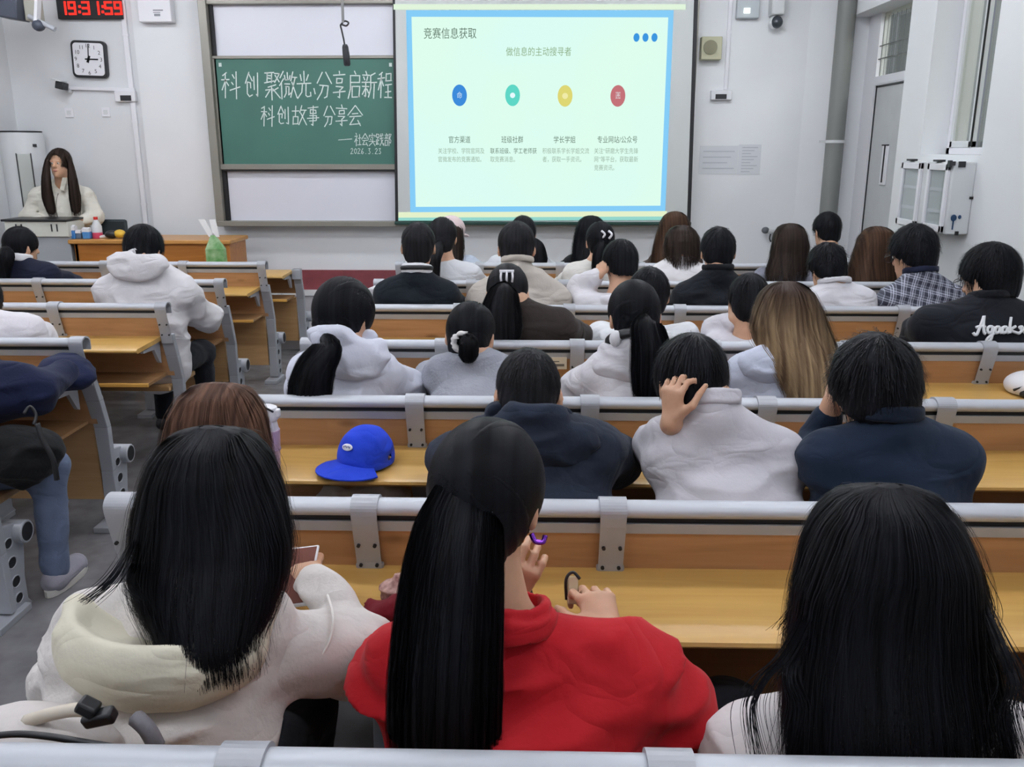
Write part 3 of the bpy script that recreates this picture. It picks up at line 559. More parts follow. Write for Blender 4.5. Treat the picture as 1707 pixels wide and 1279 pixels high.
MB().ell((p.x + .05, TY + .1, tz + .04), .05, .04, .036).build('yellow_body', mat('gadget_yellow', '#d9b13a', .4), t, smooth=True)
MB().tube([(p.x - .12, TY + .1, tz + .012), (p.x - .05, TY + .1, tz + .025)], .012, 8).build('white_nozzle', M_white, t, smooth='auto')
# ------------------------------------------------------------------ bench rows: one thing per row and block, built in row coordinates (origin under its rail)
RZ = .842
DTOP = .69
def strap_mesh(w=.062, low=.66):
    prof = [(.033, RZ - .03)] + [(.034 * math.cos(R(q)), RZ + .001 + .024 * math.sin(R(q))) for q in range(0, 181, 15)] + [(-.033, RZ - .010), (-.028, RZ - .032), (-.018, RZ - .065), (-.006, RZ - .105), (.016, low)]
    inn = [(a + (-.005 if a > 0 else .005 if a < -.001 else 0), z - .006) for a, z in prof]
    mb = MB(); n = len(prof)
    for s in range(n - 1):
        w0 = w * (1 - .12 * s / n) / 2; w1 = w * (1 - .12 * (s + 1) / n) / 2
        (a, z), (b, y) = prof[s], prof[s + 1]; (c, zz), (d, yy) = inn[s], inn[s + 1]
        mb.add([(-w0, a, z), (w0, a, z), (w1, b, y), (-w1, b, y), (-w0, c, zz), (w0, c, zz), (w1, d, yy), (-w1, d, yy)], [(0, 1, 2, 3), (7, 6, 5, 4), (0, 3, 7, 4), (1, 5, 6, 2)])
    return mb.mesh('strap')
def bolts_mesh():
    mb = MB()
    for x in (-.018, .018):
        for y, z in ((-.012, .755), (.005, .70)): mb.tube([(x, y + .004, z), (x, y - .006, z - .001)], .0042, 8)
    return mb.mesh('bolt')
ME_strap, ME_bolt = strap_mesh(), bolts_mesh()
def frame_mesh(front=False):
    # upright that faces the row behind, down to a foot
    mb = MB(); w = .031
    P = [(.004, .70), (.046, .58), (.085, .45), (.092, .25), (.092, .03)]
    for (a, z), (b, y), (k0, k1) in zip(P[:-1], P[1:], ((1, 1), (1, .95), (.95, .85), (.85, 1.0))):
        mb.loft([[(-w * k0, a, z), (w * k0, a, z), (w * k0, a + .035, z), (-w * k0, a + .035, z)], [(-w * k1, b, y), (w * k1, b, y), (w * k1, b + .035, y), (-w * k1, b + .035, y)]])
    mb.box(-.045, .045, .0, .19, 0, .025)
    return mb.mesh('upright')
def wing_mesh():
    # cast leg wing with row of oval openings, in the YZ plane
    mb = MB(); x0, x1 = -.022, .022
    outer = [(.11, .40), (.13, .345), (.20, .33), (.24, .29), (.235, .22), (.215, .12), (.215, .03), (.24, 0), (.11, 0)]
    mb.prism(outer, 'x', x0, x1)
    return mb.mesh('leg_casting')
def tube_end_mesh():
    mb = MB(); n = 18; rings = []
    for x, r in ((-.03, .042), (.050, .042), (.054, .039), (.054, .034), (.0, .034)):
        rings.append([(x, .215 + r * math.cos(2 * math.pi * k / n), .29 + r * math.sin(2 * math.pi * k / n)) for k in range(n)])
    mb.loft(rings, caps=False); return mb.mesh('pivot_tube')
HOLES = ((.145, .275, .019), (.150, .20, .021), (.155, .125, .021), (.158, .06, .019))
def hole_mesh(c, z, a):
    n = 16; return MB().add([(.0232, c + a * 1.25 * math.cos(2 * math.pi * k / n), z + a * math.sin(2 * math.pi * k / n)) for k in range(n)], [tuple(range(n))]).mesh('leg_opening')
def ring_mesh(c, z, a):
    n = 16; return MB().tube([(.024, c + a * 1.25 * math.cos(2 * math.pi * k / n), z + a * math.sin(2 * math.pi * k / n)) for k in range(n + 1)], .0025, 5, caps=False).mesh('opening_rim')
ME_hole = [hole_mesh(*h) for h in HOLES]; ME_ring = [ring_mesh(*h) for h in HOLES]
ME_bore = MB().add([(.0536, .215 + .0335 * math.cos(2 * math.pi * k / 16), .29 + .0335 * math.sin(2 * math.pi * k / 16)) for k in range(16)], [tuple(range(16))]).mesh('tube_bore')
ME_up, ME_wing, ME_tube = frame_mesh(), wing_mesh(), tube_end_mesh()
def panel_mesh(w, z0, z1, y0, y1, th=.016):
    return MB().loft([[(-w / 2, y0, z1), (w / 2, y0, z1), (w / 2, y0 + th, z1), (-w / 2, y0 + th, z1)], [(-w / 2, y1, z0), (w / 2, y1, z0), (w / 2, y1 + th, z0), (-w / 2, y1 + th, z0)]]).mesh('panel')
PW = BAY - .012
ME_back = panel_mesh(PW, .47, .795, -.006, .078); ME_mid = panel_mesh(BAY - .05, .50, .675, .055, .085, .012)
ME_strip = panel_mesh(PW, .787, .812, -.014, -.008, .012)
ME_fold = panel_mesh(BAY - .08, .11, .465, .10, .115, .02)
ME_seat = MB().box(-.235, .235, .07, .42, .385, .41).mesh('seat')
ME_brk = MB().prism([(-.17, .655), (-.06, .66), (.02, .66), (.02, .55), (.0, .56), (-.05, .635), (-.17, .642)], 'x', -.008, .008).mesh('bracket')
def bench(x0, nb, row, label, cat='bench', occupied=(), front=False, ends=(True, True), group=None):
    t = thing('bench_row', ((x0 + x0 + nb * BAY) / 2, RY(row) - (.011 if row == 0 else 0), 0), label, cat, group); ox = -(nb * BAY) / 2
    def C(name, me, m, x, par=None, smooth=False, bevel=0):
        if not me.materials: me.materials.append(m)
        o = bpy.data.objects.new(name, me); col.objects.link(o); o.parent = par or t; o.location = (x, 0, 0) if par is None else (0, 0, 0)
        if bevel: b = o.modifiers.new('bevel', 'BEVEL'); b.width = bevel; b.segments = 2; b.limit_method = 'ANGLE'
        return o
    L = nb * BAY
    def P(name, mb, m, smooth=False, bevel=0): return put(name, mb.mesh(name), m, t, smooth, bevel)
    n = 20
    if not front:
        ring = [(.028 * math.cos(2 * math.pi * k / n), RZ + .0185 * math.sin(2 * math.pi * k / n)) for k in range(n)]
        P('top_rail', MB().prism(ring, 'x', ox, ox + L), M_rail, smooth='auto')
        P('rail_groove', MB().box(ox + .03, ox + L - .03, -.006, .03, RZ - .034, RZ - .014), M_dark)
    dz = DTOP
    dk = MB().loft([[(x, .045, dz), (x, -.255, dz - .006), (x, -.268, dz - .010), (x, -.270, dz - .018), (x, -.262, dz - .026), (x, -.25, dz - .028), (x, .045, dz - .022)] for x in (ox + .03, ox + L - .03)])
    P('desk_board', dk, M_desk, smooth='auto')
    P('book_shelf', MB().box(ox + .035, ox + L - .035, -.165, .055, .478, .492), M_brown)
    P('shelf_edge', MB().box(ox + .034, ox + L - .034, -.178, -.165, .474, .494), M_edge, bevel=.004)
    for k in range(nb + 1):
        x = ox + k * BAY; end = (k == 0 and ends[0]) or (k == nb and ends[1])
        if not front:
            s = C('strap', ME_strap, M_grey, x); C('bolts', ME_bolt, M_dark, 0, s)['kind'] = 'stuff'
        if front:
            P('upright_top', MB().box(x - .034, x + .034, .0, .06, .62, .70), M_grey, bevel=.004)
        u = C('upright', ME_up, M_grey, x, bevel=.003)
        w = C('leg_casting', ME_wing, M_grey, x, bevel=.006)
        C('pivot_tube', ME_tube, M_grey, 0, w, smooth=True)
        if k == nb and x0 < -2:
            C('tube_bore', ME_bore, M_dark, 0, w)
            for hm, rm in zip(ME_hole, ME_ring): C('leg_opening', hm, M_dark, 0, w); C('opening_rim', rm, M_grey, 0, w)
        C('bracket', ME_brk, M_grey, x + (-.05 if k == nb else .05 if k == 0 else .0))
    for k in range(nb):
        x = ox + (k + .5) * BAY
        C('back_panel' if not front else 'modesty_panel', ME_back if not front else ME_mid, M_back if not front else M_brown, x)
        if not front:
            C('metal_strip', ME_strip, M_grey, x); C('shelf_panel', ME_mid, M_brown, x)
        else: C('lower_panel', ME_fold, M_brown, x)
        if k in occupied: C('seat', ME_seat, M_seat, x, bevel=.006)
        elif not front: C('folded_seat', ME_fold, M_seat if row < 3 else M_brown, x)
    return t
for me in (ME_tube, ME_strap): me.polygons.foreach_set('use_smooth', [True] * len(me.polygons)); me.set_sharp_from_angle(angle=R(35))
OCC = {0: (0, 1, 2, 3, 4, 5), 1: (0, 2, 3, 4), 2: (1, 2, 3), 3: (1, 2, 3, 5), 4: (0, 1, 2, 3, 4, 5), 5: (0, 2, 3, 4, 5), 6: (0, 1, 2, 3, 4)}
nth = ['nearest', 'second nearest', 'third nearest', 'fourth nearest', 'fifth nearest', 'sixth nearest', 'farthest railed']
for i in range(7):
    bench(RX0, 6, i, f'{nth[i]} grey railed bench row with wooden back and yellow desk, right block', occupied=OCC[i], group='bench rows of the right block')
bench(RX0, 6, 7, 'low front desk row of the right block below projection screen', 'desk row', front=True)
LOC = {2: (4,), 3: (3,), 4: (4,), 5: (3,), 6: ()}
for i in (2, 3, 4, 5, 6):
    bench(LX0, 5, i, f'{["nearest", "second nearest", "middle", "fourth nearest", "farthest railed"][i - 2]} visible bench row of the left block across the aisle', occupied=LOC[i], ends=(False, True), group='bench rows of the left block')
bench(LX0, 5, 7, 'low front desk row of the left block below teacher desk', 'desk row', front=True, ends=(False, True))
# ------------------------------------------------------------------ smooth implicit bodies: capsules, ellipsoids, rings -> one continuous mesh
_NT = rng.random((32, 32, 32)).astype(np.float32)
def vnoise(x, y, z):
    xi, yi, zi = np.floor(x).astype(int), np.floor(y).astype(int), np.floor(z).astype(int)
    fx, fy, fz = x - xi, y - yi, z - zi
    fx, fy, fz = fx * fx * (3 - 2 * fx), fy * fy * (3 - 2 * fy), fz * fz * (3 - 2 * fz)
    def g(a, b, c): return _NT[(xi + a) & 31, (yi + b) & 31, (zi + c) & 31]
    return ((g(0, 0, 0) * (1 - fx) + g(1, 0, 0) * fx) * (1 - fy) + (g(0, 1, 0) * (1 - fx) + g(1, 1, 0) * fx) * fy) * (1 - fz) + \
           ((g(0, 0, 1) * (1 - fx) + g(1, 0, 1) * fx) * (1 - fy) + (g(0, 1, 1) * (1 - fx) + g(1, 1, 1) * fx) * fy) * fz
V3 = lambda *a: np.array(a, float)
def cone(a, b, ra, rb=None, k=.03, op='+'): return ('c', np.array(a, float), np.array(b, float), ra, ra if rb is None else rb, k, op)
def wide(a, b, ra, rb, w, s0, s1, k=.04, op='+'): return ('w', np.array(a, float), np.array(b, float), ra, rb, np.array(w, float), s0, s1, k, op)
def elli(c, r, M=None, k=.02, op='+'): return ('e', np.array(c, float), np.array(r, float), np.eye(3) if M is None else np.array(M, float), k, op)
def ring(c, M, rx, ry, r, k=.01, op='+', h=0): return ('r', np.array(c, float), np.array(M, float), rx, ry, r, h, k, op)
def pdist(P, x, y, z):
    t = P[0]
    if t in 'cw':
        a, b = P[1], P[2]; d = b - a; L2 = max(d @ d, 1e-9)
        h = np.clip(((x - a[0]) * d[0] + (y - a[1]) * d[1] + (z - a[2]) * d[2]) / L2, 0, 1)
        r = P[3] + (P[4] - P[3]) * h
        qx, qy, qz = x - a[0] - h * d[0], y - a[1] - h * d[1], z - a[2] - h * d[2]
        if t == 'c': return np.sqrt(qx * qx + qy * qy + qz * qz) - r
        w = P[5]; s = P[6] + (P[7] - P[6]) * h; dw = qx * w[0] + qy * w[1] + qz * w[2]; n2 = qx * qx + qy * qy + qz * qz - dw * dw
        k0 = np.sqrt(np.maximum(n2, 0) + (dw / s) ** 2); k1 = np.sqrt(np.maximum(n2, 0) + (dw / (s * s)) ** 2) + 1e-6
        return (k0 - r) * np.clip(k0 / k1, 1, 3)
    if t == 'e':
        c, r, M = P[1], P[2], P[3]; q = (x - c[0], y - c[1], z - c[2])
        u = [(q[0] * M[0, i] + q[1] * M[1, i] + q[2] * M[2, i]) / r[i] for i in range(3)]
        k0 = np.sqrt(u[0] ** 2 + u[1] ** 2 + u[2] ** 2); k1 = np.sqrt((u[0] / r[0]) ** 2 + (u[1] / r[1]) ** 2 + (u[2] / r[2]) ** 2) + 1e-6
        return k0 * (k0 - 1) / k1
    if t == 'r':
        c, M = P[1], P[2]; q = (x - c[0], y - c[1], z - c[2]); u = [(q[0] * M[0, i] + q[1] * M[1, i] + q[2] * M[2, i]) for i in range(3)]
        rr = np.sqrt((u[0] / P[3]) ** 2 + (u[1] / P[4]) ** 2) + 1e-6
        rad = (rr - 1) * (P[3] + P[4]) / 2; zz = np.maximum(np.abs(u[2]) - P[6], 0)
        return np.sqrt(rad * rad + zz * zz) - P[5]
def pbox(P):
    t = P[0]
    if t in 'cw':
        s = 1 if t == 'c' else max(P[6], P[7]); r = max(P[3], P[4]) * s
        return np.minimum(P[1], P[2]) - r, np.maximum(P[1], P[2]) + r
    if t == 'e': r = np.abs(P[3]) @ P[2]; return P[1] - r, P[1] + r
    r = np.abs(P[2]) @ np.array([P[3] + P[5], P[4] + P[5], P[6] + P[5]]); return P[1] - r, P[1] + r
def comb(D, d, P):
    k, op = P[-2], P[-1]
    if op == '-': d = -d; h = np.clip(.5 - .5 * (d - D) / k, 0, 1); return d * (1 - h) + D * h + k * h * (1 - h)
    h = np.clip(.5 + .5 * (d - D) / k, 0, 1); return d * (1 - h) + D * h - k * h * (1 - h)
def sdf_pts(prims, p, cuts=()):
    x, y, z = p[:, 0], p[:, 1], p[:, 2]; D = np.full(len(p), .5)
    for P in prims: D = comb(D, pdist(P, x, y, z), P)
    for c, n in cuts: D = np.maximum(D, (x - c[0]) * n[0] + (y - c[1]) * n[1] + (z - c[2]) * n[2])
    return D
def sdf_mesh(prims, h, cuts=(), disp=None, grow=0.0):
    plus = [pbox(P) for P in prims if P[-1] == '+']
    lo = np.min([b[0] for b in plus], 0) - 3 * h - grow; hi = np.max([b[1] for b in plus], 0) + 3 * h + grow
    n = np.ceil((hi - lo) / h).astype(int) + 1
    ax = [(lo[i] + h * np.arange(n[i])).astype(np.float32) for i in range(3)]
    D = np.full(n, .1, np.float32)
    for P in prims:
        b0, b1 = pbox(P); m = P[-2] * 1.2 + 3 * h + .02
        s = [slice(max(0, int((b0[i] - m - lo[i]) / h)), max(0, min(n[i], int((b1[i] + m - lo[i]) / h) + 2))) for i in range(3)]
        x, y, z = ax[0][s[0]][:, None, None], ax[1][s[1]][None, :, None], ax[2][s[2]][None, None, :]
        if min(x.size, y.size, z.size) == 0: continue
        D[tuple(s)] = comb(D[tuple(s)], pdist(P, x, y, z).astype(np.float32), P)
    if grow: D -= grow
    for c, nn in cuts:
        D = np.maximum(D, ((ax[0] - c[0]) * nn[0])[:, None, None] + ((ax[1] - c[1]) * nn[1])[None, :, None] + ((ax[2] - c[2]) * nn[2])[None, None, :])
    if disp is not None:
        I = np.nonzero(np.abs(D) < 4 * h + .012); D[I] += disp(ax[0][I[0]], ax[1][I[1]], ax[2][I[2]]).astype(np.float32)
    ins = D < 0
    c8 = [ins[a:n[0] - 1 + a, b:n[1] - 1 + b, c:n[2] - 1 + c] for a in (0, 1) for b in (0, 1) for c in (0, 1)]
    cnt = sum(c.astype(np.int8) for c in c8); I = np.nonzero((cnt > 0) & (cnt < 8)); N = len(I[0])
    vid = np.full(cnt.shape, -1, np.int32); vid[I] = np.arange(N)
    acc = np.zeros((N, 3)); w = np.zeros(N)
    offs = [(a, b, c) for a in (0, 1) for b in (0, 1) for c in (0, 1)]
    val = {o: D[I[0] + o[0], I[1] + o[1], I[2] + o[2]] for o in offs}
    for o in offs:
        for axx in range(3):
            if o[axx]: continue
            q = list(o); q[axx] = 1; q = tuple(q); d0, d1 = val[o], val[q]; m = (d0 < 0) != (d1 < 0)
            t = np.where(m, d0 / np.where(m, d0 - d1, 1), 0); pos = np.repeat(np.array(o, float)[None], N, 0); pos[:, axx] += t
            acc += pos * m[:, None]; w += m
    V = lo + h * (np.stack(I, 1) + acc / w[:, None]); F = []
    for axx in range(3):
        sl0 = [slice(None)] * 3; sl1 = [slice(None)] * 3; sl0[axx] = slice(0, -1); sl1[axx] = slice(1, None)
        a, b = ins[tuple(sl0)], ins[tuple(sl1)]; E = np.stack(np.nonzero(a != b), 1); u, v = [(1, 2), (2, 0), (0, 1)][axx]
        E = E[(E[:, u] > 0) & (E[:, v] > 0) & (E[:, u] < n[u] - 1) & (E[:, v] < n[v] - 1)]; fl = a[tuple(E.T)]
        def cell(du, dv): q = E.copy(); q[:, u] += du; q[:, v] += dv; return vid[tuple(q.T)]
        Q = np.stack([cell(-1, -1), cell(0, -1), cell(0, 0), cell(-1, 0)], 1); Q[~fl] = Q[~fl][:, ::-1]; F.append(Q)
    F = np.concatenate(F); F = F[(F >= 0).all(1)]
    return V, F
def np_mesh(name, V, F):
    me = bpy.data.meshes.new(name); me.vertices.add(len(V)); me.vertices.foreach_set('co', np.asarray(V, np.float32).ravel())
    k = F.shape[1]; me.loops.add(F.size); me.loops.foreach_set('vertex_index', F.astype(np.int32).ravel())
    me.polygons.add(len(F)); me.polygons.foreach_set('loop_start', np.arange(0, F.size, k, dtype=np.int32)); me.polygons.foreach_set('use_smooth', np.ones(len(F), bool))
    me.update(calc_edges=True); return me
def np_put(name, V, F, m, parent):
    return put(name, np_mesh(name, np.asarray(V) - np.array(org(parent)), F), m, parent)
def ribbons(paths, nrm, w):
    # paths (n, s, 3), nrm (n, s, 3): flat tapering strands
    n, s, _ = paths.shape; t = np.gradient(paths, axis=1); side = np.cross(t, nrm); side /= np.linalg.norm(side, axis=2, keepdims=True) + 1e-9
    tw = w[:, None, None] * np.linspace(1, .25, s)[None, :, None] ** .8
    V = np.stack([paths - side * tw, paths + side * tw], 2).reshape(-1, 3)
    i = (np.arange(n)[:, None] * s + np.arange(s - 1)[None]).ravel() * 2
    return V, np.stack([i, i + 1, i + 3, i + 2], 1)
def join(*vf):
    V, F, o = [], [], 0
    for v, f in vf: V.append(v); F.append(f + o); o += len(v)
    return np.concatenate(V), np.concatenate(F)
# ------------------------------------------------------------------ people
def hairmat(name, c, c2, rough=.48, spec=.09):
    m = mat(name, c, rough, c2=c2, nscale=5, stretch=(15, 1.2, .3), spec=spec)
    for n in m.node_tree.nodes:
        if n.type == 'TEX_NOISE': n.inputs['Detail'].default_value = 1.5
    return m
H_black = hairmat('hair_black', '#0e0e11', '#1c1d22'); H_soft = hairmat('hair_soft_black', '#161618', '#28282c')
H_brown = hairmat('hair_brown', '#2c1d18', '#57402f'); H_dkbrown = hairmat('hair_dark_brown', '#241c1a', '#3f342d')
H_ginger = hairmat('hair_reddish_brown', '#3c2820', '#6e5040'); H_blond = hairmat('hair_ash_blond', '#5e4a38', '#a98f6c')
M_skin = mat('skin', '#c99d80', .5, noise=.06, nscale=30); M_skin.node_tree.nodes['Principled BSDF'].inputs['Subsurface Weight'].default_value = .08
M_lips = mat('lips', '#a8605a', .45); M_eye = mat('eye_white', '#e6e2dc', .2); M_iris = mat('iris', '#1f1510', .2)
_fab = {}
def folds(m):
    nt = m.node_tree; b = nt.nodes['Principled BSDF']; tc = nt.nodes.new('ShaderNodeTexCoord'); mp = nt.nodes.new('ShaderNodeMapping'); mp.inputs['Scale'].default_value = (1, 1, 1.7); mp.inputs['Rotation'].default_value = (.2, .5, .3)
    nt.links.new(tc.outputs['Object'], mp.inputs[0]); n = nt.nodes.new('ShaderNodeTexNoise'); n.inputs['Scale'].default_value = 7; n.inputs['Detail'].default_value = 1.5; n.inputs['Distortion'].default_value = .9; nt.links.new(mp.outputs[0], n.inputs['Vector'])
    a = nt.nodes.new('ShaderNodeMath'); a.operation = 'SUBTRACT'; a.inputs[1].default_value = .5; nt.links.new(n.outputs[0], a.inputs[0]); ab = nt.nodes.new('ShaderNodeMath'); ab.operation = 'ABSOLUTE'; nt.links.new(a.outputs[0], ab.inputs[0])
    bp = nt.nodes.new('ShaderNodeBump'); bp.inputs['Strength'].default_value = .34; bp.inputs['Distance'].default_value = .05; nt.links.new(ab.outputs[0], bp.inputs['Height'])
    l = [k for k in nt.links if k.to_socket == b.inputs['Normal']]
    if l: nt.links.new(l[0].from_node.outputs[0], bp.inputs['Normal'])
    nt.links.new(bp.outputs[0], b.inputs['Normal'])
def fabric(c, c2=None, rough=.85, bump=.12):
    k = (c, c2, bump)
    if k not in _fab: _fab[k] = mat('fabric_%d' % len(_fab), c, rough, noise=0 if c2 else .05, nscale=7, c2=c2, bump=bump, bscale=120, spec=.2, sheen=.06); folds(_fab[k])
    return _fab[k]
def rotm(yaw, pitch, roll):
    return np.array((Matrix.Rotation(R(yaw), 3, 'Z') @ Matrix.Rotation(R(-pitch), 3, 'X') @ Matrix.Rotation(R(roll), 3, 'Y')))
def hand(wr, fdir, pn, thumb, curl=.5, s=1.0, spread=.06):
    """palm, four unequal fingers and a thumb as capsules; fdir finger direction, pn palm normal, thumb = side the thumb is on"""
    f = np.array(fdir, float); f /= np.linalg.norm(f); n = np.array(pn, float); n -= f * (n @ f); n /= np.linalg.norm(n); t = np.array(thumb, float); t -= f * (t @ f) + n * (t @ n); t /= np.linalg.norm(t)
    P = [wide(wr + f * .02 * s, wr + f * .08 * s, .016 * s, .013 * s, t, 1.9, 2.9, .015)]
    for i, (L, o) in enumerate(((.070, .031), (.079, .011), (.073, -.010), (.058, -.030))):
        p = wr + f * (.086 - .004 * abs(i - 1)) * s + t * o * s; a = .15 + curl * .5; d = f + t * (o * spread / .03); d /= np.linalg.norm(d)
        for j, (q, r) in enumerate(((.45, .0088), (.32, .0080), (.23, .0072))):
            dd = d * math.cos(a) + n * math.sin(a); e = p + dd * L * q * s; P.append(cone(p, e, r * s, (r - .0008) * s, .004)); p = e; a += curl * .95
    p = wr + f * .025 * s + t * .024 * s; d = f * .6 + t * .65 + n * .3; d /= np.linalg.norm(d); e = p + d * .045 * s; P.append(cone(p, e, .0125 * s, .010 * s, .012))
    d = f * .85 + t * .1 + n * (.3 + curl * .3); d /= np.linalg.norm(d); g = e + d * .032 * s; P.append(cone(e, g, .0098 * s, .0085 * s, .004)); g2 = g + (d + n * .25) * .024 * s; P.append(cone(g, g2, .0085 * s, .007 * s, .003))
    return P
def head_prims(Hc, M, s):
    L = lambda x, y, z: Hc + M @ (np.array([x, y, z]) * s)
    P = [elli(L(0, -.012, .028), np.array([.074, .092, .088]) * s, M, .02), elli(L(0, .022, -.04), np.array([.057, .066, .080]) * s, M, .03),
         cone(L(0, .068, -.098), L(0, .05, -.085), .022 * s, .03 * s, .025), cone(L(-.03, .078, .022), L(.03, .078, .022), .012 * s, None, .02),
         cone(L(0, .088, .012), L(0, .108, -.022), .007 * s, .012 * s, .012), cone(L(-.012, .096, -.026), L(.012, .096, -.026), .008 * s, None, .01),
         cone(L(-.018, .086, -.058), L(.018, .086, -.058), .007 * s, None, .008), elli(L(-.026, .085, .004), np.array([.013, .008, .009]) * s, M, .008, '-'), elli(L(.026, .085, .004), np.array([.013, .008, .009]) * s, M, .008, '-')]
    for sx in (-1, 1):
        P.append(elli(L(sx * .079, -.014, -.006), np.array([.011, .020, .031]) * s, M @ np.array(Matrix.Rotation(R(sx * 22), 3, 'Z')), .008))
        P.append(elli(L(sx * .088, -.006, -.004), np.array([.008, .011, .018]) * s, M, .006, '-'))
    return P
def dome_hair(par, Hc, M, s, m, h, style='short', vol=.014, n=700, tie=None, a=-.012, b=.75, sw=.0016, length=.05, lift=.006, spike=0, name='hair', wave=0.0, opening=False):
    L = lambda p: Hc + (np.asarray(p) * s) @ M.T
    c0 = np.array([0, -.012, .030]); r0 = np.array([.075, .093, .090]) + vol
    prims = [elli(L(c0), r0 * s, M, .02), elli(L([0, -.050, -.035]), np.array([.060, .050, .062]) * s + vol * .5, M, .03)]
    nn = M @ np.array([0, b, -1.0]); nn /= np.linalg.norm(nn)
    cuts = [(L([0, 0, a]), nn)]
    if style != 'short': prims.append(elli(L([0, .11, -.035]) if not opening else L([0, .10, -.025]), np.array([.075, .075, .085] if not opening else [.066, .095, .105]) * s, M, .01, '-'))
    W = L([.012, -.055, .115]) if tie is None else None
    sg = 1 if tie is not None else 0
    def disp(x, y, z):
        q = np.stack([x, y, z], 1) - Hc; q = q @ M / s
        if tie is not None: v = q - np.array(tie)
        else: v = q - np.array([.012, -.055, .115])
        # streaks that run along the combing direction
        ang = np.arctan2(v[:, 0], v[:, 1] * .8 + v[:, 2] * .6); rd = np.linalg.norm(v, axis=1)
        return (vnoise(ang * (14 if tie is None else 20), rd * (12 if tie is None else 5), rd * 5 + 3) - .5) * (.007 if tie is None else .008) * s + (vnoise(q[:, 0] * 28, q[:, 1] * 28, q[:, 2] * 28) - .5) * spike
    V, F = sdf_mesh(prims, h, cuts, disp)
    # strands lying on the dome
    u = rng.normal(size=(n * 2, 3)); u /= np.linalg.norm(u, axis=1, keepdims=True)
    p = c0 + u * r0; keep = (p[:, 2] - a - b * p[:, 1] > .0) & (p[:, 1] < .07); p = p[keep][:n]; N = len(p); S = 9
    T = np.array(tie if tie is not None else [.012, -.055, .115]); paths = np.zeros((N, S, 3)); nr = np.zeros((N, S, 3)); ln = rng.uniform(.6, 1.2, N) * length
    for k in range(S):
        uu = (p - c0) / r0; uu /= np.linalg.norm(uu, axis=1, keepdims=True); t = k / (S - 1)
        q = c0 + uu * r0 * (1 + .012 + (lift * t * t * rng.uniform(.6, 1.4, N)[:, None] / .09 if tie is None else .004)); paths[:, k] = q; nm = uu / r0; nm /= np.linalg.norm(nm, axis=1, keepdims=True); nr[:, k] = nm
        d = (T - p) if tie is not None else (p - T) * 1.0 + np.array([0, 0, -.05])
        d = d + rng.normal(0, .010 + wave, d.shape); d -= nm * (d * nm).sum(1, keepdims=True); dl = np.linalg.norm(d, axis=1, keepdims=True) + 1e-6
        st = np.minimum(ln / S, dl[:, 0] * .5) if tie is not None else ln / S
        p = c0 + uu * r0 + d / dl * st[:, None]
    pw = (paths.reshape(-1, 3) * s) @ M.T + Hc; nw = nr.reshape(-1, 3) @ M.T
    # strands must not pass below the cut line by more than a wisp
    vf = ribbons(pw.reshape(N, S, 3), nw.reshape(N, S, 3), np.full(N, sw) * rng.uniform(.6, 1.3, N))
    return np_put(name, *join((V, F), vf), m, par)
def tail_hair(par, path, rad, m, n=500, sw=.0016, flat=.75, name='ponytail', frizz=.004, seed=1, ragged=.10):
    r2 = np.random.default_rng(seed); C = np.array(smooth_path(path, 8)); K = len(C); tt = np.linspace(0, 1, K); rr = np.interp(tt, np.linspace(0, 1, len(rad)), rad)
    T = np.gradient(C, axis=0); T /= np.linalg.norm(T, axis=1, keepdims=True); X = np.cross(T, [0, 1, 0.01]); X /= np.linalg.norm(X, axis=1, keepdims=True); Y = np.cross(T, X)
    nf = 48; ph = np.linspace(0, 2 * math.pi, nf, endpoint=False); bumps = 1 + .10 * (r2.random(nf) - .5) + .05 * np.sin(ph * 7)
    taper = np.where(tt > .93, np.sqrt(np.clip((1 - tt) / .07, .02, 1)), 1)
    V = C[:, None] + (X[:, None] * np.cos(ph)[None, :, None] + Y[:, None] * np.sin(ph)[None, :, None] * flat) * (rr * taper * .95)[:, None, None] * bumps[None, :, None]
    i = np.arange(K - 1)[:, None] * nf; j = np.arange(nf)[None]; j2 = (j + 1) % nf
    F = np.stack([i + j, i + j2, i + nf + j2, i + nf + j], 2).reshape(-1, 4)
    a = r2.uniform(0, 2 * math.pi, n); q = np.sqrt(r2.uniform(.75, 1.08, n)); end = 1 + r2.uniform(-ragged, ragged * .6, n); lock = np.round(a * 5) / 5 * 1.0
    S = 22; P = np.zeros((n, S, 3)); Nn = np.zeros((n, S, 3))
    for k in range(S):
        t = np.clip(k / (S - 1) * end, 0, 1.2); ti = np.clip(t, 0, 1) * (K - 1); i0 = np.minimum(ti.astype(int), K - 2); fr_ = (ti - i0)[:, None]
        c = C[i0] * (1 - fr_) + C[i0 + 1] * fr_ + T[-1] * (np.maximum(t - 1, 0) * np.linalg.norm(C[-1] - C[0]))[:, None]
        r = np.interp(np.clip(t, 0, 1), tt, rr) * q; aa = a + (lock - a) * t ** 3 * .8
        ex = X[i0] * np.cos(aa)[:, None] + Y[i0] * np.sin(aa)[:, None] * flat; P[:, k] = c + ex * r[:, None] + r2.normal(0, frizz * (.2 + k / S), (n, 3)) * .35; Nn[:, k] = ex
    return np_put(name, *join((V.reshape(-1, 3), F), ribbons(P, Nn, r2.uniform(.6, 1.3, n) * sw)), m, par)
YB = [(.14, -.012, -.012), (.125, -.05, .03), (.105, -.078, .06), (.06, -.106, .088), (.03, -.118, .082), (0, -.122, .045), (-.05, -.128, .02), (-.10, -.145, -.02), (-.15, -.172, -.06), (-.20, -.195, -.11), (-.28, -.215, -.14), (-.5, -.23, -.17)]
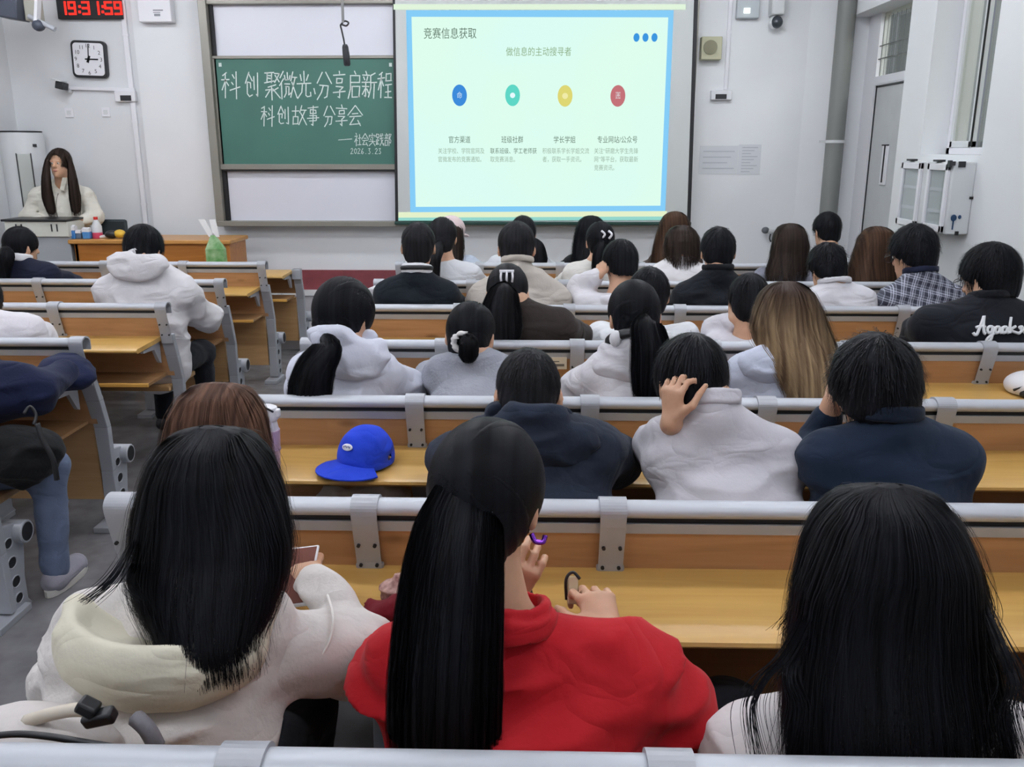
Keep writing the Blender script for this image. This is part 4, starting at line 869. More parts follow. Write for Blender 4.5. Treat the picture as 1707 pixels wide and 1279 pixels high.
def long_hair(par, Hc, Yh, rows, m, n=1500, sw=.0012, s=1.0, name='hair', seed=3, fr=0.0, back=0.0, ragged=.05, yaw=0, drop=None, loft_end=.02):
    r2 = np.random.default_rng(seed); Yd = Yh - .05
    def rowpt(px, py):  # pixel -> place on the hair
        Y = Yd
        for _ in range(4): p = at(px, py, Y); d = (p.z - Hc[2]) / s; Y = Hc[1] + s * .5 * (np.interp(d, [q[0] for q in YB][::-1], [q[1] for q in YB][::-1]) * 1.3 + np.interp(d, [q[0] for q in YB][::-1], [q[2] for q in YB][::-1]) * .7) + back * np.clip((.02 - d * s) / .14, 0, 1)
        return at(px, py, Y)
    R_ = [(rowpt(xl, py), rowpt(xr, py)) for py, xl, xr in rows]
    z = np.array([a.z for a, b in R_])[::-1]; cxx = np.array([(a.x + b.x) / 2 for a, b in R_])[::-1]; ww = np.array([(b.x - a.x) / 2 for a, b in R_])[::-1]
    if yaw:
        pass
    dz = np.array([q[0] for q in YB])[::-1] * s; yb = np.array([q[1] for q in YB])[::-1] * s; yf = np.array([q[2] for q in YB])[::-1] * s
    yb = yb + back * np.clip((.02 - dz) / .14, 0, 1)
    ztop, zhem = z[-1], z[0]
    def sec(zz):
        d = zz - Hc[2]; b_, f_ = np.interp(d, dz, yb), np.interp(d, dz, yf) + fr * np.clip(-d / .1, 0, 1)
        tp = np.sqrt(np.clip((ztop - zz) / .028, 0, 1)); mid = (b_ + f_) / 2
        return np.interp(zz, z, cxx), Hc[1] + mid, np.interp(zz, z, ww), np.maximum((f_ - b_) / 2 * tp, .001)
    nf, nz = 96, 46; ph = np.linspace(0, 2 * math.pi, nf, endpoint=False); tv = np.linspace(0, 1, nz)
    nz_ = r2.random(nf); hem = zhem + loft_end + .03 * vnoise(ph * 3, ph * 0 + seed, ph * 0)
    V = np.zeros((nz, nf, 3))
    for k, t in enumerate(tv):
        zz = ztop - .001 - (ztop - hem) * (t ** 1.15); c, y, w, d = sec(zz)
        lock = 1 + (.10 * (vnoise(np.cos(ph) * 8 + 20, np.sin(ph) * 8 + 20, zz * 4) - .5) + .03 * (nz_ - .5)) * min(1, t * 3)
        cc, ss = np.cos(ph), np.sin(ph); V[k] = np.stack([c + w * lock * np.sign(cc) * np.abs(cc) ** .85, y + d * lock * np.sign(ss) * np.abs(ss) ** .85, zz], 1)
    V[0] = V[0].mean(0)
    i = np.arange(nz - 1)[:, None] * nf; j = np.arange(nf)[None]; j2 = (j + 1) % nf
    F = np.stack([i + j, i + nf + j, i + nf + j2, i + j2], 2).reshape(-1, 4)
    a = np.where(r2.random(n) < .8, r2.uniform(math.pi * .93, math.pi * 2.07, n), r2.uniform(0, 2 * math.pi, n)); lk = np.round(a * 9) / 9; S = 30
    end = zhem + r2.uniform(-ragged, ragged, n) + .03 * (vnoise(lk * 5, lk * 0, lk * 0 + seed) - .5); st = .006 + r2.uniform(0, .22, n) ** 1.5; P = np.zeros((n, S, 3)); Nn = np.zeros((n, S, 3)); wv = r2.normal(0, .005, n); q = r2.uniform(.99, 1.045, n); fly = r2.random(n) < .025; q = np.where(fly, r2.uniform(1.05, 1.16, n), q); f1 = r2.uniform(3, 7, n); p1 = r2.uniform(0, 6, n)
    for k in range(S):
        t = st + (1 - st) * k / (S - 1); zz = ztop - .001 - (ztop - end) * t ** 1.15; c, y, w, d = sec(np.maximum(zz, zhem)); aa = a + (lk - a) * t ** 3 * .7
        cc, ss = np.cos(aa), np.sin(aa); P[:, k] = np.stack([c + w * q * np.sign(cc) * np.abs(cc) ** .85 + wv * t * np.sin(t * f1 + p1) * 2, y + d * q * np.sign(ss) * np.abs(ss) ** .85 - .002, zz], 1); Nn[:, k] = np.stack([cc, ss * 1.0, cc * 0 + .15], 1)
    return np_put(name, *join((V.reshape(-1, 3), F), ribbons(P, Nn, r2.uniform(.5, 1.4, n) * sw)), m, par)
def wrinkle(amp, fr=9, seed=0):
    def f(x, y, z):
        wx = x + .05 * (vnoise(x * 6 + seed, y * 6, z * 6) - .5); wz = z + .08 * (vnoise(x * 5, y * 5 + seed, z * 5) - .5)
        n1 = vnoise(wx * fr + seed, y * fr, wz * fr * 1.9); n2 = vnoise(wx * fr * 2.1, y * fr * 2 + 7, wz * fr * 4 + seed)
        return amp * (np.abs(n1 - .5) * 2 - .35) * 2.6 + amp * .8 * (n2 - .5)
    return f
LOD = {0: (.0065, .0075, .006), 1: (.008, .0095, .007), 2: (.0105, .0115, .008)}
def person(label, row, top, Yh, sh, col_y=None, lod=2, yaw=0, pitch=12, roll=0, hs=1.0, gar=None, infl=.012, hood=None, collar=None, arms=None, wr=.006, trousers='#23252b', hips=None, sitY=None, body_h=None, neck_r=.05, ysh=None, gh=None, stand=None, depth=1.0, hoodmat=None, vneck=False, face=False, cuff=.02, shoes='#3a3a3e', legs=None, fat=1.0):
    """top = pixel of the crown, Yh = its distance, sh = (left, right, y) pixels of the outer shoulders"""
    T = at(top[0], top[1], Yh); Hc = np.array([T.x, Yh, T.z - .118 * hs]); M = rotm(yaw, pitch, roll)
    Ys = Yh - .075 if ysh is None else ysh
    A, B = at(sh[0], sh[2], Ys), at(sh[1], sh[2], Ys); cx_, half, zs = (A.x + B.x) / 2, (B.x - A.x) / 2, A.z
    hipY = (RY(row) + .235) if sitY is None else sitY
    sz = .41 if stand is None else stand
    hip = np.array([cx_ if hips is None else hips, hipY, sz + .10])
    zc = (at(top[0], col_y, Ys).z + .01) if col_y else Hc[2] - .165
    Nb = np.array([Hc[0] * .55 + cx_ * .45, Ys + .01, zc]); jh = half - .058 - infl
    Sc = np.array([cx_, Ys, min(zs + .02, zc - .03)])
    S = [np.array([cx_ + q * jh, Ys + .01, Sc[2] - .012]) for q in (-1, 1)]
    root = thing('person', (float(hip[0]), float(hip[1]), 0.0 if stand is None else PZ), label, 'person')
    hb, hg, hh = LOD[lod]; hb = body_h or hb; hg = gh or hg
    deskz = .72; ny = RY(row + 1)
    arm = {}
    for i, q in ((0, -1), (1, 1)):
        el = np.array([cx_ + q * (half - .005), min(Ys + .20, ny - .16), max(deskz + .035, Sc[2] - .26)]); w_ = np.array([cx_ + q * .07, ny - .10, deskz + .015])
        hd = dict(f=(-q * .9, .35, 0), n=(0, 0, -1), t=(0, -1, .3) if False else (-q * .3, .9, 0), curl=.35)
        arm[i] = [el, w_, hd]
    if arms:
        for i, v in arms.items():
            for j, x in enumerate(v):
                if x is None: continue
                if j < 2: arm[i][j] = np.array(x, float)
                else: arm[i][2] = dict(arm[i][2], **x)
    wv = np.array([1.0, 0, 0]); Wst = hip * .45 + Sc * .55 + np.array([0, -.02, 0])
    core = [cone(Hc + M @ np.array([0, -.022, -.05]), Nb + np.array([0, 0, -.02]), neck_r, neck_r + .008, .03),
            wide(Sc + np.array([0, 0, -.055]), Wst, .080 * fat, .088 * fat, wv, (jh + .005) / .08, 1.55, .04), wide(Wst, hip, .088 * fat, .105, wv, 1.55, 1.55, .05)]
    ups, fores = [], []
    for i in (0, 1):
        el, w_, hd = arm[i]
        core += [cone(Nb + np.array([0, 0, -.035]), S[i], .042, .052, .04)]
        ups += [cone(S[i], el, .052, .042, .03)]; fores += [cone(el, w_, .040, .027, .025)]
    lg = []
    for i, q in ((0, -1), (1, 1)):
        if stand is None:
            h0 = hip + np.array([q * .085, .02, -.03]); kn = np.array([hip[0] + q * .12, hipY + .40, sz + .06]); an = np.array([hip[0] + q * .13, hipY + .38, .09])
        else:
            h0 = hip + np.array([q * .08, 0, -.03]); kn = np.array([hip[0] + q * .09, hipY, PZ + .45]); an = np.array([hip[0] + q * .09, hipY, PZ + .08])
        if legs and i in legs: kn, an = [np.array(v, float) for v in legs[i]]
        lg.append((h0, kn, an))
    legp = []; fdir = np.array([0, 1.0, 0]) if stand is None else np.array([0, -1.0, 0])
    for h0, kn, an in lg: legp += [cone(h0, kn, .078, .055, .04), cone(kn, an, .052, .036, .03)]
    feet = [cone(an + np.array([0, 0, -.045]) - fdir * .02, an + np.array([0, 0, -.055]) + fdir * .14, .036, .03, .03) for h0, kn, an in lg]
    hands = []
    for i in (0, 1):
        el, w_, hd = arm[i]; hands += hand(w_, hd['f'], hd['n'], hd['t'], hd['curl'])
    if stand is not None: M2 = M @ np.array(Matrix.Rotation(math.pi, 3, 'Z')); M = M2
    hp = head_prims(Hc, M, hs)
    V, F = sdf_mesh(hp + core + ups + fores + hands + legp + feet, hb); np_put('body', V, F, M_skin, root)
    # eyes and mouth
    L = lambda x, y, z: Hc + M @ (np.array([x, y, z]) * hs); Mm = Matrix([list(r) for r in M])
    ey = MB(); ir = MB()
    for q in (-1, 1): ey.ell(L(q * .026, .078, .004), .011 * hs, .010 * hs, .008 * hs, 8, 6, Mm); ir.ell(L(q * .026, .0855, .003), .005 * hs, .004 * hs, .005 * hs, 8, 6, Mm)
    e = ey.build('eyes', M_eye, root, smooth=True); ir.build('irises', M_iris, e, smooth=True); MB().ell(L(0, .090, -.060), .018 * hs, .007 * hs, .006 * hs, 10, 6, Mm).build('mouth', M_lips, root, smooth=True)
    # garment: torso and sleeves, a bit looser than the body
    sl = []
    for i in (0, 1):
        el, w_, hd = arm[i]; d = w_ - el; we = w_ - d / np.linalg.norm(d) * cuff
        sl += [cone(S[i], el, .054 + infl, .048 + infl, .035), cone(el, we, .046 + infl, .031 + infl * .7, .02)]
    tors = [wide(Sc + np.array([0, 0, -.05]), Wst, (.084 + infl) * depth * fat, (.095 + infl) * depth * fat, wv, (jh + .01 + infl) / ((.084 + infl) * depth * fat), 1.5, .05), wide(Wst, hip + np.array([0, 0, -.03]), (.095 + infl) * depth * fat, .118 + infl, wv, 1.5, 1.5, .05)]
    for i in (0, 1): tors.append(cone(Nb + np.array([0, -.005, -.045]), S[i], .046 + infl * .7, .056 + infl, .045))
    vn = [elli(Nb + np.array([0, -.085, -.03]), (.040, .07, .085), None, .012, '-')] if vneck else []
    gm = gar; V, F = sdf_mesh(tors + sl + vn, hg, disp=wrinkle(wr, 8, row * 3.1 + top[0] * .01)); g = np_put('garment', V, F, gm, root)
    tr = [cone(a, b, ra + .012, rb + .012, .04) for (a, b, ra, rb) in [(p[1], p[2], p[3], p[4]) for p in legp]]
    V, F = sdf_mesh(tr + [wide(hip, hip + np.array([0, .02, -.02]), .10, .10, wv, 1.6, 1.6, .04)], .012, disp=wrinkle(.004, 10)); np_put('trousers', V, F, fabric(trousers), root)
    for p in feet:
        V, F = sdf_mesh([('c', p[1], p[2], p[3] + .01, p[4] + .012, p[5], p[6])], .009, cuts=[(V3(0, 0, .012 if stand is None else PZ + .012), V3(0, 0, -1))]); np_put('shoe', V, F, fabric(shoes), root)
    info = dict(root=root, Hc=Hc, M=M, Nb=Nb, Sc=Sc, S=S, half=half, cx=cx_, Ys=Ys, g=tors + sl, arm=arm, hh=hh, hs=hs, L=L, lod=lod, infl=infl, hip=hip)
    if collar is not None:
        cm, ch, cr, ct = collar   # material, height, radius, tilt
        Mc = rotm(yaw * .4, ct, 0)
        V, F = sdf_mesh([ring(Nb + Mc @ np.array([0, .006, ch * .25 - .012]), Mc, cr, cr * .95, .009, .01, '+', ch / 2)], max(.005, hb * .75), disp=wrinkle(.002, 14)); np_put('collar', V, F, cm, root)
    if hood is not None:
        hx, hyy, hzz, rx, ry, rz = hood[:6]; c = Nb + np.array([hx, hyy, hzz])
        Mh = rotm(0, 25, 0)
        P = [elli(c, (rx, ry, rz), Mh, .02), ring(Nb + np.array([0, .0, -.012]), rotm(0, 18, 0), .088, .085, .028, .035), elli(c + np.array([0, .035, rz * .55]), (rx * .72, ry * .8, rz * .72), Mh, .02, '-')]
        if len(hood) > 6: P.pop(1)
        V, F = sdf_mesh(P, hg * .8, disp=wrinkle(wr * .8, 11, 5)); np_put('hood', V, F, hoodmat or gm, root)
    return info
def short(I, m=H_black, **k):
    kw = dict(n={0: 1600, 1: 1100, 2: 420}[I['lod']], sw={0: .0012, 1: .0016, 2: .0026}[I['lod']]); kw.update(k)
    return dome_hair(I['root'], I['Hc'], I['M'], I['hs'], m, I['hh'] * .8, **kw)
def pony(I, tie, path, rad, m=H_black, a=-.03, b=.55, vol=.012, n=None, **k):
    N = n or {0: 2200, 1: 900, 2: 400}[I['lod']]; sw = {0: .0010, 1: .0015, 2: .0024}[I['lod']]
    dome_hair(I['root'], I['Hc'], I['M'], I['hs'], m, I['hh'] * .8, style='pony', tie=tie, a=a, b=b, vol=vol, n=N, sw=sw, length=.14)
    T0 = I['L'](*tie); T1 = T0 + (I['Hc'] - T0) * .38; return tail_hair(I['root'], [T1, T0 * .6 + path[0] * .4 + np.array([0, -.004, 0])] + path, rad, m, n=N, sw=sw * 1.1, seed=int(abs(T0[0]) * 1000) % 997, **k)
def W(x, y, Y): return np.array(at(x, y, Y))
def seen(I, px, py, Y0, eps=.004):
    """the point of the garment under a pixel"""
    q = W(px, py, Y0); d = q - np.array([0, 0, CZ]); d /= np.linalg.norm(d)
    for _ in range(90):
        e = sdf_pts(I['g'], q[None])[0] - eps
        if e < .0007: break
        q = q + d * e * .7
    return q
def onto(I, p, eps=.004):
    """slide a point on the seen side of a garment along +Y until it rests on the cloth"""
    p = np.array(p, float)[None]
    for _ in range(60):
        d = sdf_pts(I['g'], p)[0] - eps
        if d < .0006: break
        p[0, 1] += d * .7
    return p[0]
def stray(par, paths, m, n=14, spread=.012, sw=.0007, name='loose_strands', seed=1):
    r2 = np.random.default_rng(seed); allV = []
    for pts in paths:
        C = np.array(smooth_path([tuple(p) for p in pts], 6)); K = len(C); t = np.linspace(0, 1, K)
        off = r2.normal(0, spread, (n, 1, 3)) * np.array([1, .4, .3]); ph = r2.uniform(0, 6, (n, 1)); P = C[None] + off * (.25 + .75 * t[None, :, None]); P[:, :, 0] += np.sin(t[None] * 5 + ph) * spread * .35 * t[None]
        N = np.tile(np.array([0, -1.0, .2]), (n, K, 1)); allV.append(ribbons(P, N, r2.uniform(.6, 1.3, n) * sw))
    o = np_put(name, *join(*allV), m, par); o['kind'] = 'stuff'; return o
def ombre(name, zt, zl):
    m = H_blond.copy(); m.name = name; nt = m.node_tree; b = nt.nodes['Principled BSDF']; l = [k for k in nt.links if k.to_socket == b.inputs['Base Color']][0]; src = l.from_socket
    tc = nt.nodes.new('ShaderNodeTexCoord'); sx = nt.nodes.new('ShaderNodeSeparateXYZ'); nt.links.new(tc.outputs['Object'], sx.inputs[0]); mr = nt.nodes.new('ShaderNodeMapRange'); mr.inputs[1].default_value = zl; mr.inputs[2].default_value = zt; nt.links.new(sx.outputs[2], mr.inputs[0])
    mx = nt.nodes.new('ShaderNodeMix'); mx.data_type = 'RGBA'; nt.links.new(mr.outputs[0], mx.inputs[0]); nt.links.new(src, mx.inputs[6]); mx.inputs[7].default_value = lin('#3a2c25'); nt.links.new(mx.outputs[2], b.inputs['Base Color']); return m
C_white = fabric('#e3e1e2'); C_cool = fabric('#d3d8e6'); C_cream = fabric('#e2ded2')
# ---- first row, nearest the camera
i1 = person('person in an off-white hooded jacket with straight black shoulder-length hair, nearest left', 0, (345, 714), 1.36, (84, 492, 1085), col_y=990, lod=0, pitch=8, gar=fabric('#dcd7d3', bump=.2), infl=.022, wr=.013,
    arms={1: (W(590, 1085, 1.42), W(522, 962, 1.60), dict(f=(-.6, .5, .1), n=(0, .3, -1), t=(-.2, .9, .3))), 0: (W(118, 1165, 1.36), W(215, 1100, 1.58), None)}, depth=1.0, )
hc1 = W(268, 1078, 1.185); Mh = rotm(0, 18, 0)
V, F = sdf_mesh([elli(hc1, (.160, .078, .098), Mh, .02), cone(W(130, 1010, 1.24), W(150, 1060, 1.2), .022, .03, .04), cone(W(452, 1000, 1.27), W(400, 1070, 1.2), .016, .026, .04), elli(hc1 + V3(.01, .03, .085), (.150, .115, .092), Mh, .015, '-')], .0065, disp=wrinkle(.005, 9, 4)); np_put('hood', V, F, fabric('#ddd8c4', bump=.1), i1['root'])
rows1 = [(714, 343, 347), (717, 318, 372), (724, 294, 396), (738, 272, 412), (765, 252, 432), (800, 240, 446), (850, 226, 461), (900, 216, 468), (950, 212, 466), (1000, 225, 450), (1035, 240, 436), (1062, 256, 424)]
long_hair(i1['root'], i1['Hc'], 1.36, rows1, H_black, n=5200, sw=.0008, ragged=.06, back=-.065, loft_end=.085)
pp_ = [q for q in (seen(i1, x, y, .9) for x, y in ((545, 990), (555, 1025), (552, 1060), (535, 1095), (515, 1120), (505, 1140))) if abs(sdf_pts(i1['g'], q[None])[0]) < .01]
MB().tube([tuple(p) for p in smooth_path(pp_, 4)], .0028, 6).build('sleeve_piping', mat('piping_white', '#ece8e2', .6), i1['root'], smooth=True)
q_ = i1['Nb'] + np.array([.105, -.055, -.01]); MB().ell(Vector(q_) + Vector((0, -.008, .012)), .009, .008, .010).build('cord_toggle', mat('toggle_grey', '#b9b7b8', .4), i1['root'], smooth=True)
MB().tube(smooth_path([Vector(q_) + Vector((0, -.004, .004)), Vector(q_) + Vector((.015, -.006, -.006)), Vector(q_) + Vector((.03, -.004, .002)), Vector(q_) + Vector((.04, .0, -.006))]), .0022, 6).build('cord', MATS['piping_white'], i1['root'], smooth=True)
stray(i1['root'], [[W(240, 860, 1.34), W(208, 930, 1.18), W(182, 970, 1.15), W(142, 1002, 1.14)], [W(245, 900, 1.34), W(215, 965, 1.15), W(236, 1000, 1.1)]], H_black, n=50, spread=.010)
i2 = person('person in a red shirt with a long black ponytail and purple earring', 0, (812, 722), 1.33, (585, 1130, 1130), col_y=1040, lod=0, yaw=-14, pitch=14, gar=fabric('#b01722', '#c0242c', bump=.08), infl=.022, wr=.013, body_h=.0046, cuff=.035,
    arms={1: (W(1122, 1190, 1.28), W(1014, 1060, 1.395), dict(f=(-.22, .8, .42), n=(-.15, .45, -.9), t=(-1, .1, .1), curl=.85)), 0: (W(690, 1120, 1.50), W(848, 1000, 1.56), dict(f=(.35, -.15, .95), n=(.2, .9, .1), t=(-.6, .6, 0), curl=.9))}, depth=1.05)
dome_hair(i2['root'], i2['Hc'], i2['M'], 1.0, H_black, .0048, style='pony', tie=(-.030, -.100, .030), a=-.05, b=.45, vol=.018, n=4200, sw=.0009, length=.16)
tail_hair(i2['root'], [W(795, 775, 1.31), W(778, 820, 1.262), W(766, 880, 1.215), W(756, 950, 1.18), W(748, 1040, 1.15), W(742, 1150, 1.125), W(740, 1262, 1.115)], [.016, .046, .066, .074, .080, .084, .084], H_black, n=4200, sw=.0010, flat=.5, seed=12)
i3 = person('person in a white shirt with long loose black hair, nearest right', 0, (1487, 812), 1.20, (1186, 1760, 1262), col_y=1125, lod=0, pitch=14, arms={0: (W(1195, 1290, 1.30), W(1330, 1180, 1.55), None), 1: (W(1760, 1290, 1.30), W(1640, 1180, 1.55), None)}, gar=fabric('#ddd8d8', bump=.06), infl=.012, wr=.006)
rows3 = [(812, 1485, 1489), (815, 1461, 1514), (823, 1431, 1547), (838, 1406, 1574), (870, 1380, 1602), (920, 1358, 1624), (980, 1340, 1639), (1040, 1332, 1646), (1100, 1324, 1654), (1160, 1318, 1666), (1220, 1318, 1678), (1290, 1326, 1684)]
long_hair(i3['root'], i3['Hc'], 1.20, rows3, H_black, n=6000, sw=.0007, ragged=.09, seed=8, loft_end=.16)
stray(i3['root'], [[W(1375, 960, 1.20), W(1318, 1080, 1.05), W(1275, 1130, 1.02), W(1252, 1180, 1.02), W(1264, 1262, 1.01)], [W(1375, 1000, 1.20), W(1322, 1110, 1.03), W(1335, 1180, 1.01), W(1320, 1262, 1.0)], [W(1610, 940, 1.20), W(1662, 1060, 1.06), W(1690, 1130, 1.03), W(1712, 1200, 1.02)], [W(1610, 1000, 1.20), W(1685, 1120, 1.03), W(1680, 1190, 1.01), W(1700, 1262, 1.0)], [W(1390, 920, 1.22), W(1348, 1000, 1.15), W(1312, 1050, 1.14)], [W(1605, 900, 1.22), W(1645, 1000, 1.15), W(1640, 1050, 1.14)]], H_black, n=40, spread=.012)
# ---- second row
i4 = person('person with reddish brown hair half hidden behind the black-haired person, second row', 1, (358, 639), 2.02, (250, 470, 850), lod=1, gar=fabric('#c9cbd2'), infl=.012, arms={0: (W(255, 850, 2.15), W(300, 800, 2.40), None), 1: (W(430, 850, 2.15), W(345, 790, 2.42), None)})
long_hair(i4['root'], i4['Hc'], 2.02, [(639, 356, 360), (641, 336, 380), (647, 318, 398), (660, 300, 414), (690, 284, 430), (730, 274, 440), (780, 268, 446), (830, 268, 446), (900, 275, 440)], H_ginger, n=2600, sw=.0011, seed=5)
i5 = person('person in a dark navy hooded jacket with cropped black hair, slouching', 1, (881, 590), 2.20, (742, 1040, 765), col_y=692, lod=1, pitch=22, gar=fabric('#1c2330', '#272f3f'), infl=.026, wr=.009, fat=1.1, hood=(0, -.075, -.055, .17, .05, .075), trousers='#22242a')
short(i5, H_soft, vol=.009, a=-.03, b=.55, length=.02, lift=.002, n=1800)
i6 = person('person in a pale grey shirt resting one hand behind the head', 1, (1155, 569), 2.18, (1074, 1352, 775), col_y=668, lod=1, yaw=10, pitch=20, gar=fabric('#c9c7ce', '#d4d2d8', bump=.1), infl=.016, wr=.006, fat=1.1, body_h=.0058, cuff=.05,
    arms={0: (W(1092, 748, 2.26), W(1120, 706, 2.07), dict(f=(-.02, .05, 1), n=(.8, .55, -.1), t=(.55, -.8, .15), curl=.95))}, collar=(fabric('#cfcdd4'), .022, .066, 24))
short(i6, H_black, vol=.016, length=.06, lift=.006, b=.7)
i7 = person('person in a navy sweatshirt leaning the head on one hand, right of the grey shirt', 1, (1467, 575), 2.10, (1334, 1634, 775), col_y=692, lod=1, pitch=18, roll=-4, hs=1.06, gar=fabric('#162233', '#1c2a3e', bump=.06), infl=.018, wr=.005, fat=1.12, body_h=.0062, cuff=.05,
    arms={0: (W(1352, 770, 2.26), W(1388, 672, 2.20), dict(f=(.15, .1, 1), n=(1, .1, 0), t=(.2, 1, 0), curl=.35))}, collar=(fabric('#152030'), .018, .074, 14))
short(i7, H_black, vol=.024, length=.07, lift=.012, spike=.010, b=.72)
# ---- third row
i8 = person('person in a white hooded top with a thick low black ponytail hanging to the left', 2, (572, 472), 2.93, (480, 664, 628), col_y=562, lod=1, pitch=10, yaw=-22, gar=fabric('#d6d9e6'), infl=.022, wr=.007, hood=(.045, -.07, -.06, .13, .05, .085), hs=1.06)
pony(i8, (-.015, -.105, -.035), [W(548, 580, 2.68), W(528, 612, 2.64), W(518, 645, 2.63), W(510, 690, 2.64)], [.004, .014, .042, .062, .070, .062], vol=.018, a=-.05, b=.5, flat=.6)
i9 = person('person in a grey sweater with a low bun in a white scrunchie', 2, (784, 510), 3.10, (708, 872, 632), col_y=588, lod=1, pitch=18, yaw=-8, gar=fabric('#8f929c', '#a3a6af', bump=.3), infl=.018, wr=.006)
dome_hair(i9['root'], i9['Hc'], i9['M'], 1.0, H_black, .0055, style='pony', tie=(-.005, -.11, -.035), a=-.035, b=.5, n=900, length=.14, vol=.012)
tail_hair(i9['root'], [i9['L'](-.005, -.105, -.03), W(781, 572, 2.94), W(781, 592, 2.94), W(782, 600, 2.95)], [.014, .034, .034, .018], H_black, n=400, name='bun', ragged=.03)
sc_ = i9['L'](-.004, -.118, -.028); V, F = sdf_mesh([ring(sc_, rotm(0, 80, 0), .030, .030, .010)], .004, disp=wrinkle(.004, 40)); np_put('scrunchie', V, F, fabric('#e6e4e2'), i9['root'])
i10 = person('person in a white hoodie with a high black ponytail and headphones round the neck', 2, (1058, 474), 2.95, (970, 1150, 630), col_y=580, lod=1, pitch=14, yaw=10, gar=fabric('#dcdadf'), infl=.022, wr=.007, hood=(-.02, -.06, -.05, .13, .05, .075))
pony(i10, (.012, -.108, .015), [W(1078, 545, 2.74), W(1084, 580, 2.71), W(1084, 620, 2.70), W(1080, 668, 2.70)], [.004, .014, .052, .064, .066, .048], vol=.012, flat=.5)
hm = rotm(10, 30, 0); hc = i10['Nb'] + np.array([-.01, -.02, .02])
V, F = sdf_mesh([ring(hc, hm, .085, .085, .010, .01, '+', .006)], .005); np_put('headphone_band', V, F, M_black, i10['root'])
for q in (-1, 1):
    pcup = hc + hm @ np.array([q * .075, -.05, -.01]); MB().ell(Vector(pcup), .021, .018, .028).build('ear_cup', M_white if q < 0 else M_black, i10['root'], smooth=True)
i11 = person('person in a pale blue hoodie with long ash-blond hair', 2, (1316, 469), 2.92, (1216, 1408, 630), col_y=560, lod=1, pitch=8, gar=fabric('#c6cde0', '#d2d8e8'), infl=.022, wr=.007, hood=(-.06, -.075, -.085, .12, .05, .07, 0))
long_hair(i11['root'], i11['Hc'], 2.92, [(469, 1314, 1318), (471, 1299, 1333), (477, 1286, 1345), (490, 1275, 1357), (515, 1264, 1370), (545, 1258, 1382), (575, 1268, 1394), (605, 1290, 1404), (640, 1310, 1408), (668, 1322, 1402)], ombre('hair_ombre', 1.16, .98), n=2600, sw=.0014, seed=11, back=-.085)
# ---- fourth row
i12 = person('person in a dark brown t-shirt with a wavy ponytail and white claw clip', 3, (846, 445), 3.68, (782, 962, 548), col_y=503, lod=1, pitch=10, gar=fabric('#2e2725', '#372f2c'), infl=.014, wr=.005, cuff=.16, arms={1: (W(965, 562, 3.85), W(905, 565, 4.05), None)})
pony(i12, (0, -.10, .055), [W(840, 488, 3.50), W(836, 515, 3.48), W(836, 545, 3.47), W(838, 572, 3.47)], [.006, .02, .060, .082, .088, .07], H_soft, flat=.5, vol=.012)
cl = i12['L'](0, -.112, .075); mb = MB()
for dx in (-.022, 0, .022): mb.tube(smooth_path([Vector(cl) + Vector((dx, -.0, .02)), Vector(cl) + Vector((dx * 1.1, -.022, .0)), Vector(cl) + Vector((dx, -.016, -.022))]), .005, 6)
mb.tube([Vector(cl) + Vector((-.03, -.004, .02)), Vector(cl) + Vector((.03, -.004, .02))], .006, 6); mb.build('claw_clip', M_white, i12['root'], smooth=True)
i13 = person('person in a white jacket half hidden behind the high ponytail', 3, (1083, 452), 3.88, (1002, 1158, 545), lod=2, pitch=16, gar=fabric('#dfe2e6'), infl=.02, wr=.007, hood=(0, -.06, -.05, .12, .045, .06)); short(i13, H_black, a=-.05, b=.5, style='bob', vol=.016)
i14 = person('person in a white hooded top bending over, hand at the neck, small white hair tie', 3, (1251, 463), 3.86, (1168, 1290, 560), lod=2, pitch=28, yaw=-8, gar=fabric('#d5d3da'), infl=.018, wr=.007, arms={0: (W(1195, 552, 3.95), W(1222, 532, 3.82), dict(f=(.5, .1, .8), n=(.6, .6, 0), t=(0, .3, 1), curl=.7))}, cuff=.03)
short(i14, H_black, a=-.085, b=.5, style='bob', vol=.016); p_ = i14['L'](.0, -.11, -.03); MB().ell(Vector(p_) + Vector((.03, -.004, -.01)), .022, .012, .012).build('hair_tie', M_white, i14['root'], smooth=True)
i15 = person('person in a black jacket with white script lettering on the back', 3, (1655, 414), 3.72, (1522, 1752, 545), col_y=494, lod=1, yaw=22, pitch=16, hs=1.13, gar=fabric('#15171e', '#1b1e26', bump=.05), infl=.024, wr=.005, fat=1.15, arms={0: (W(1530, 556, 3.80), W(1545, 548, 4.05), dict(f=(.6, .6, 0)))}, collar=(fabric('#14161c'), .016, .076, 16))
short(i15, H_black, vol=.020, length=.065, lift=.008, b=.72)
# script lettering laid on the cloth
LET = [[(0, 18), (6, 8), (14, 10), (24, 40), (34, 70), (40, 92), (38, 60), (40, 20), (46, 12)], [(10, 40), (26, 46), (46, 42)], [(70, 44), (58, 44), (52, 30), (58, 16), (68, 24), (72, 46), (70, 10), (62, -18), (48, -20), (56, -4), (76, 14)],
       [(96, 42), (84, 42), (80, 28), (84, 16), (94, 22), (98, 42), (98, 18), (106, 20)], [(122, 42), (110, 42), (106, 28), (110, 16), (120, 22), (124, 42), (124, 18), (132, 20)], [(138, 86), (134, 50), (134, 14)], [(154, 46), (136, 30), (146, 22), (160, 16)], [(178, 44), (168, 42), (176, 28), (166, 14), (160, 18)], [(190, 42), (182, 30), (188, 16), (198, 24), (196, 40), (190, 42), (204, 34)]]
mb = MB(); A0, A1 = at(1620, 556, i15['Ys'] - .5), at(1712, 556, i15['Ys'] - .5)
px0, px1, yb_, yt_ = 1622, 1716, 556, 527
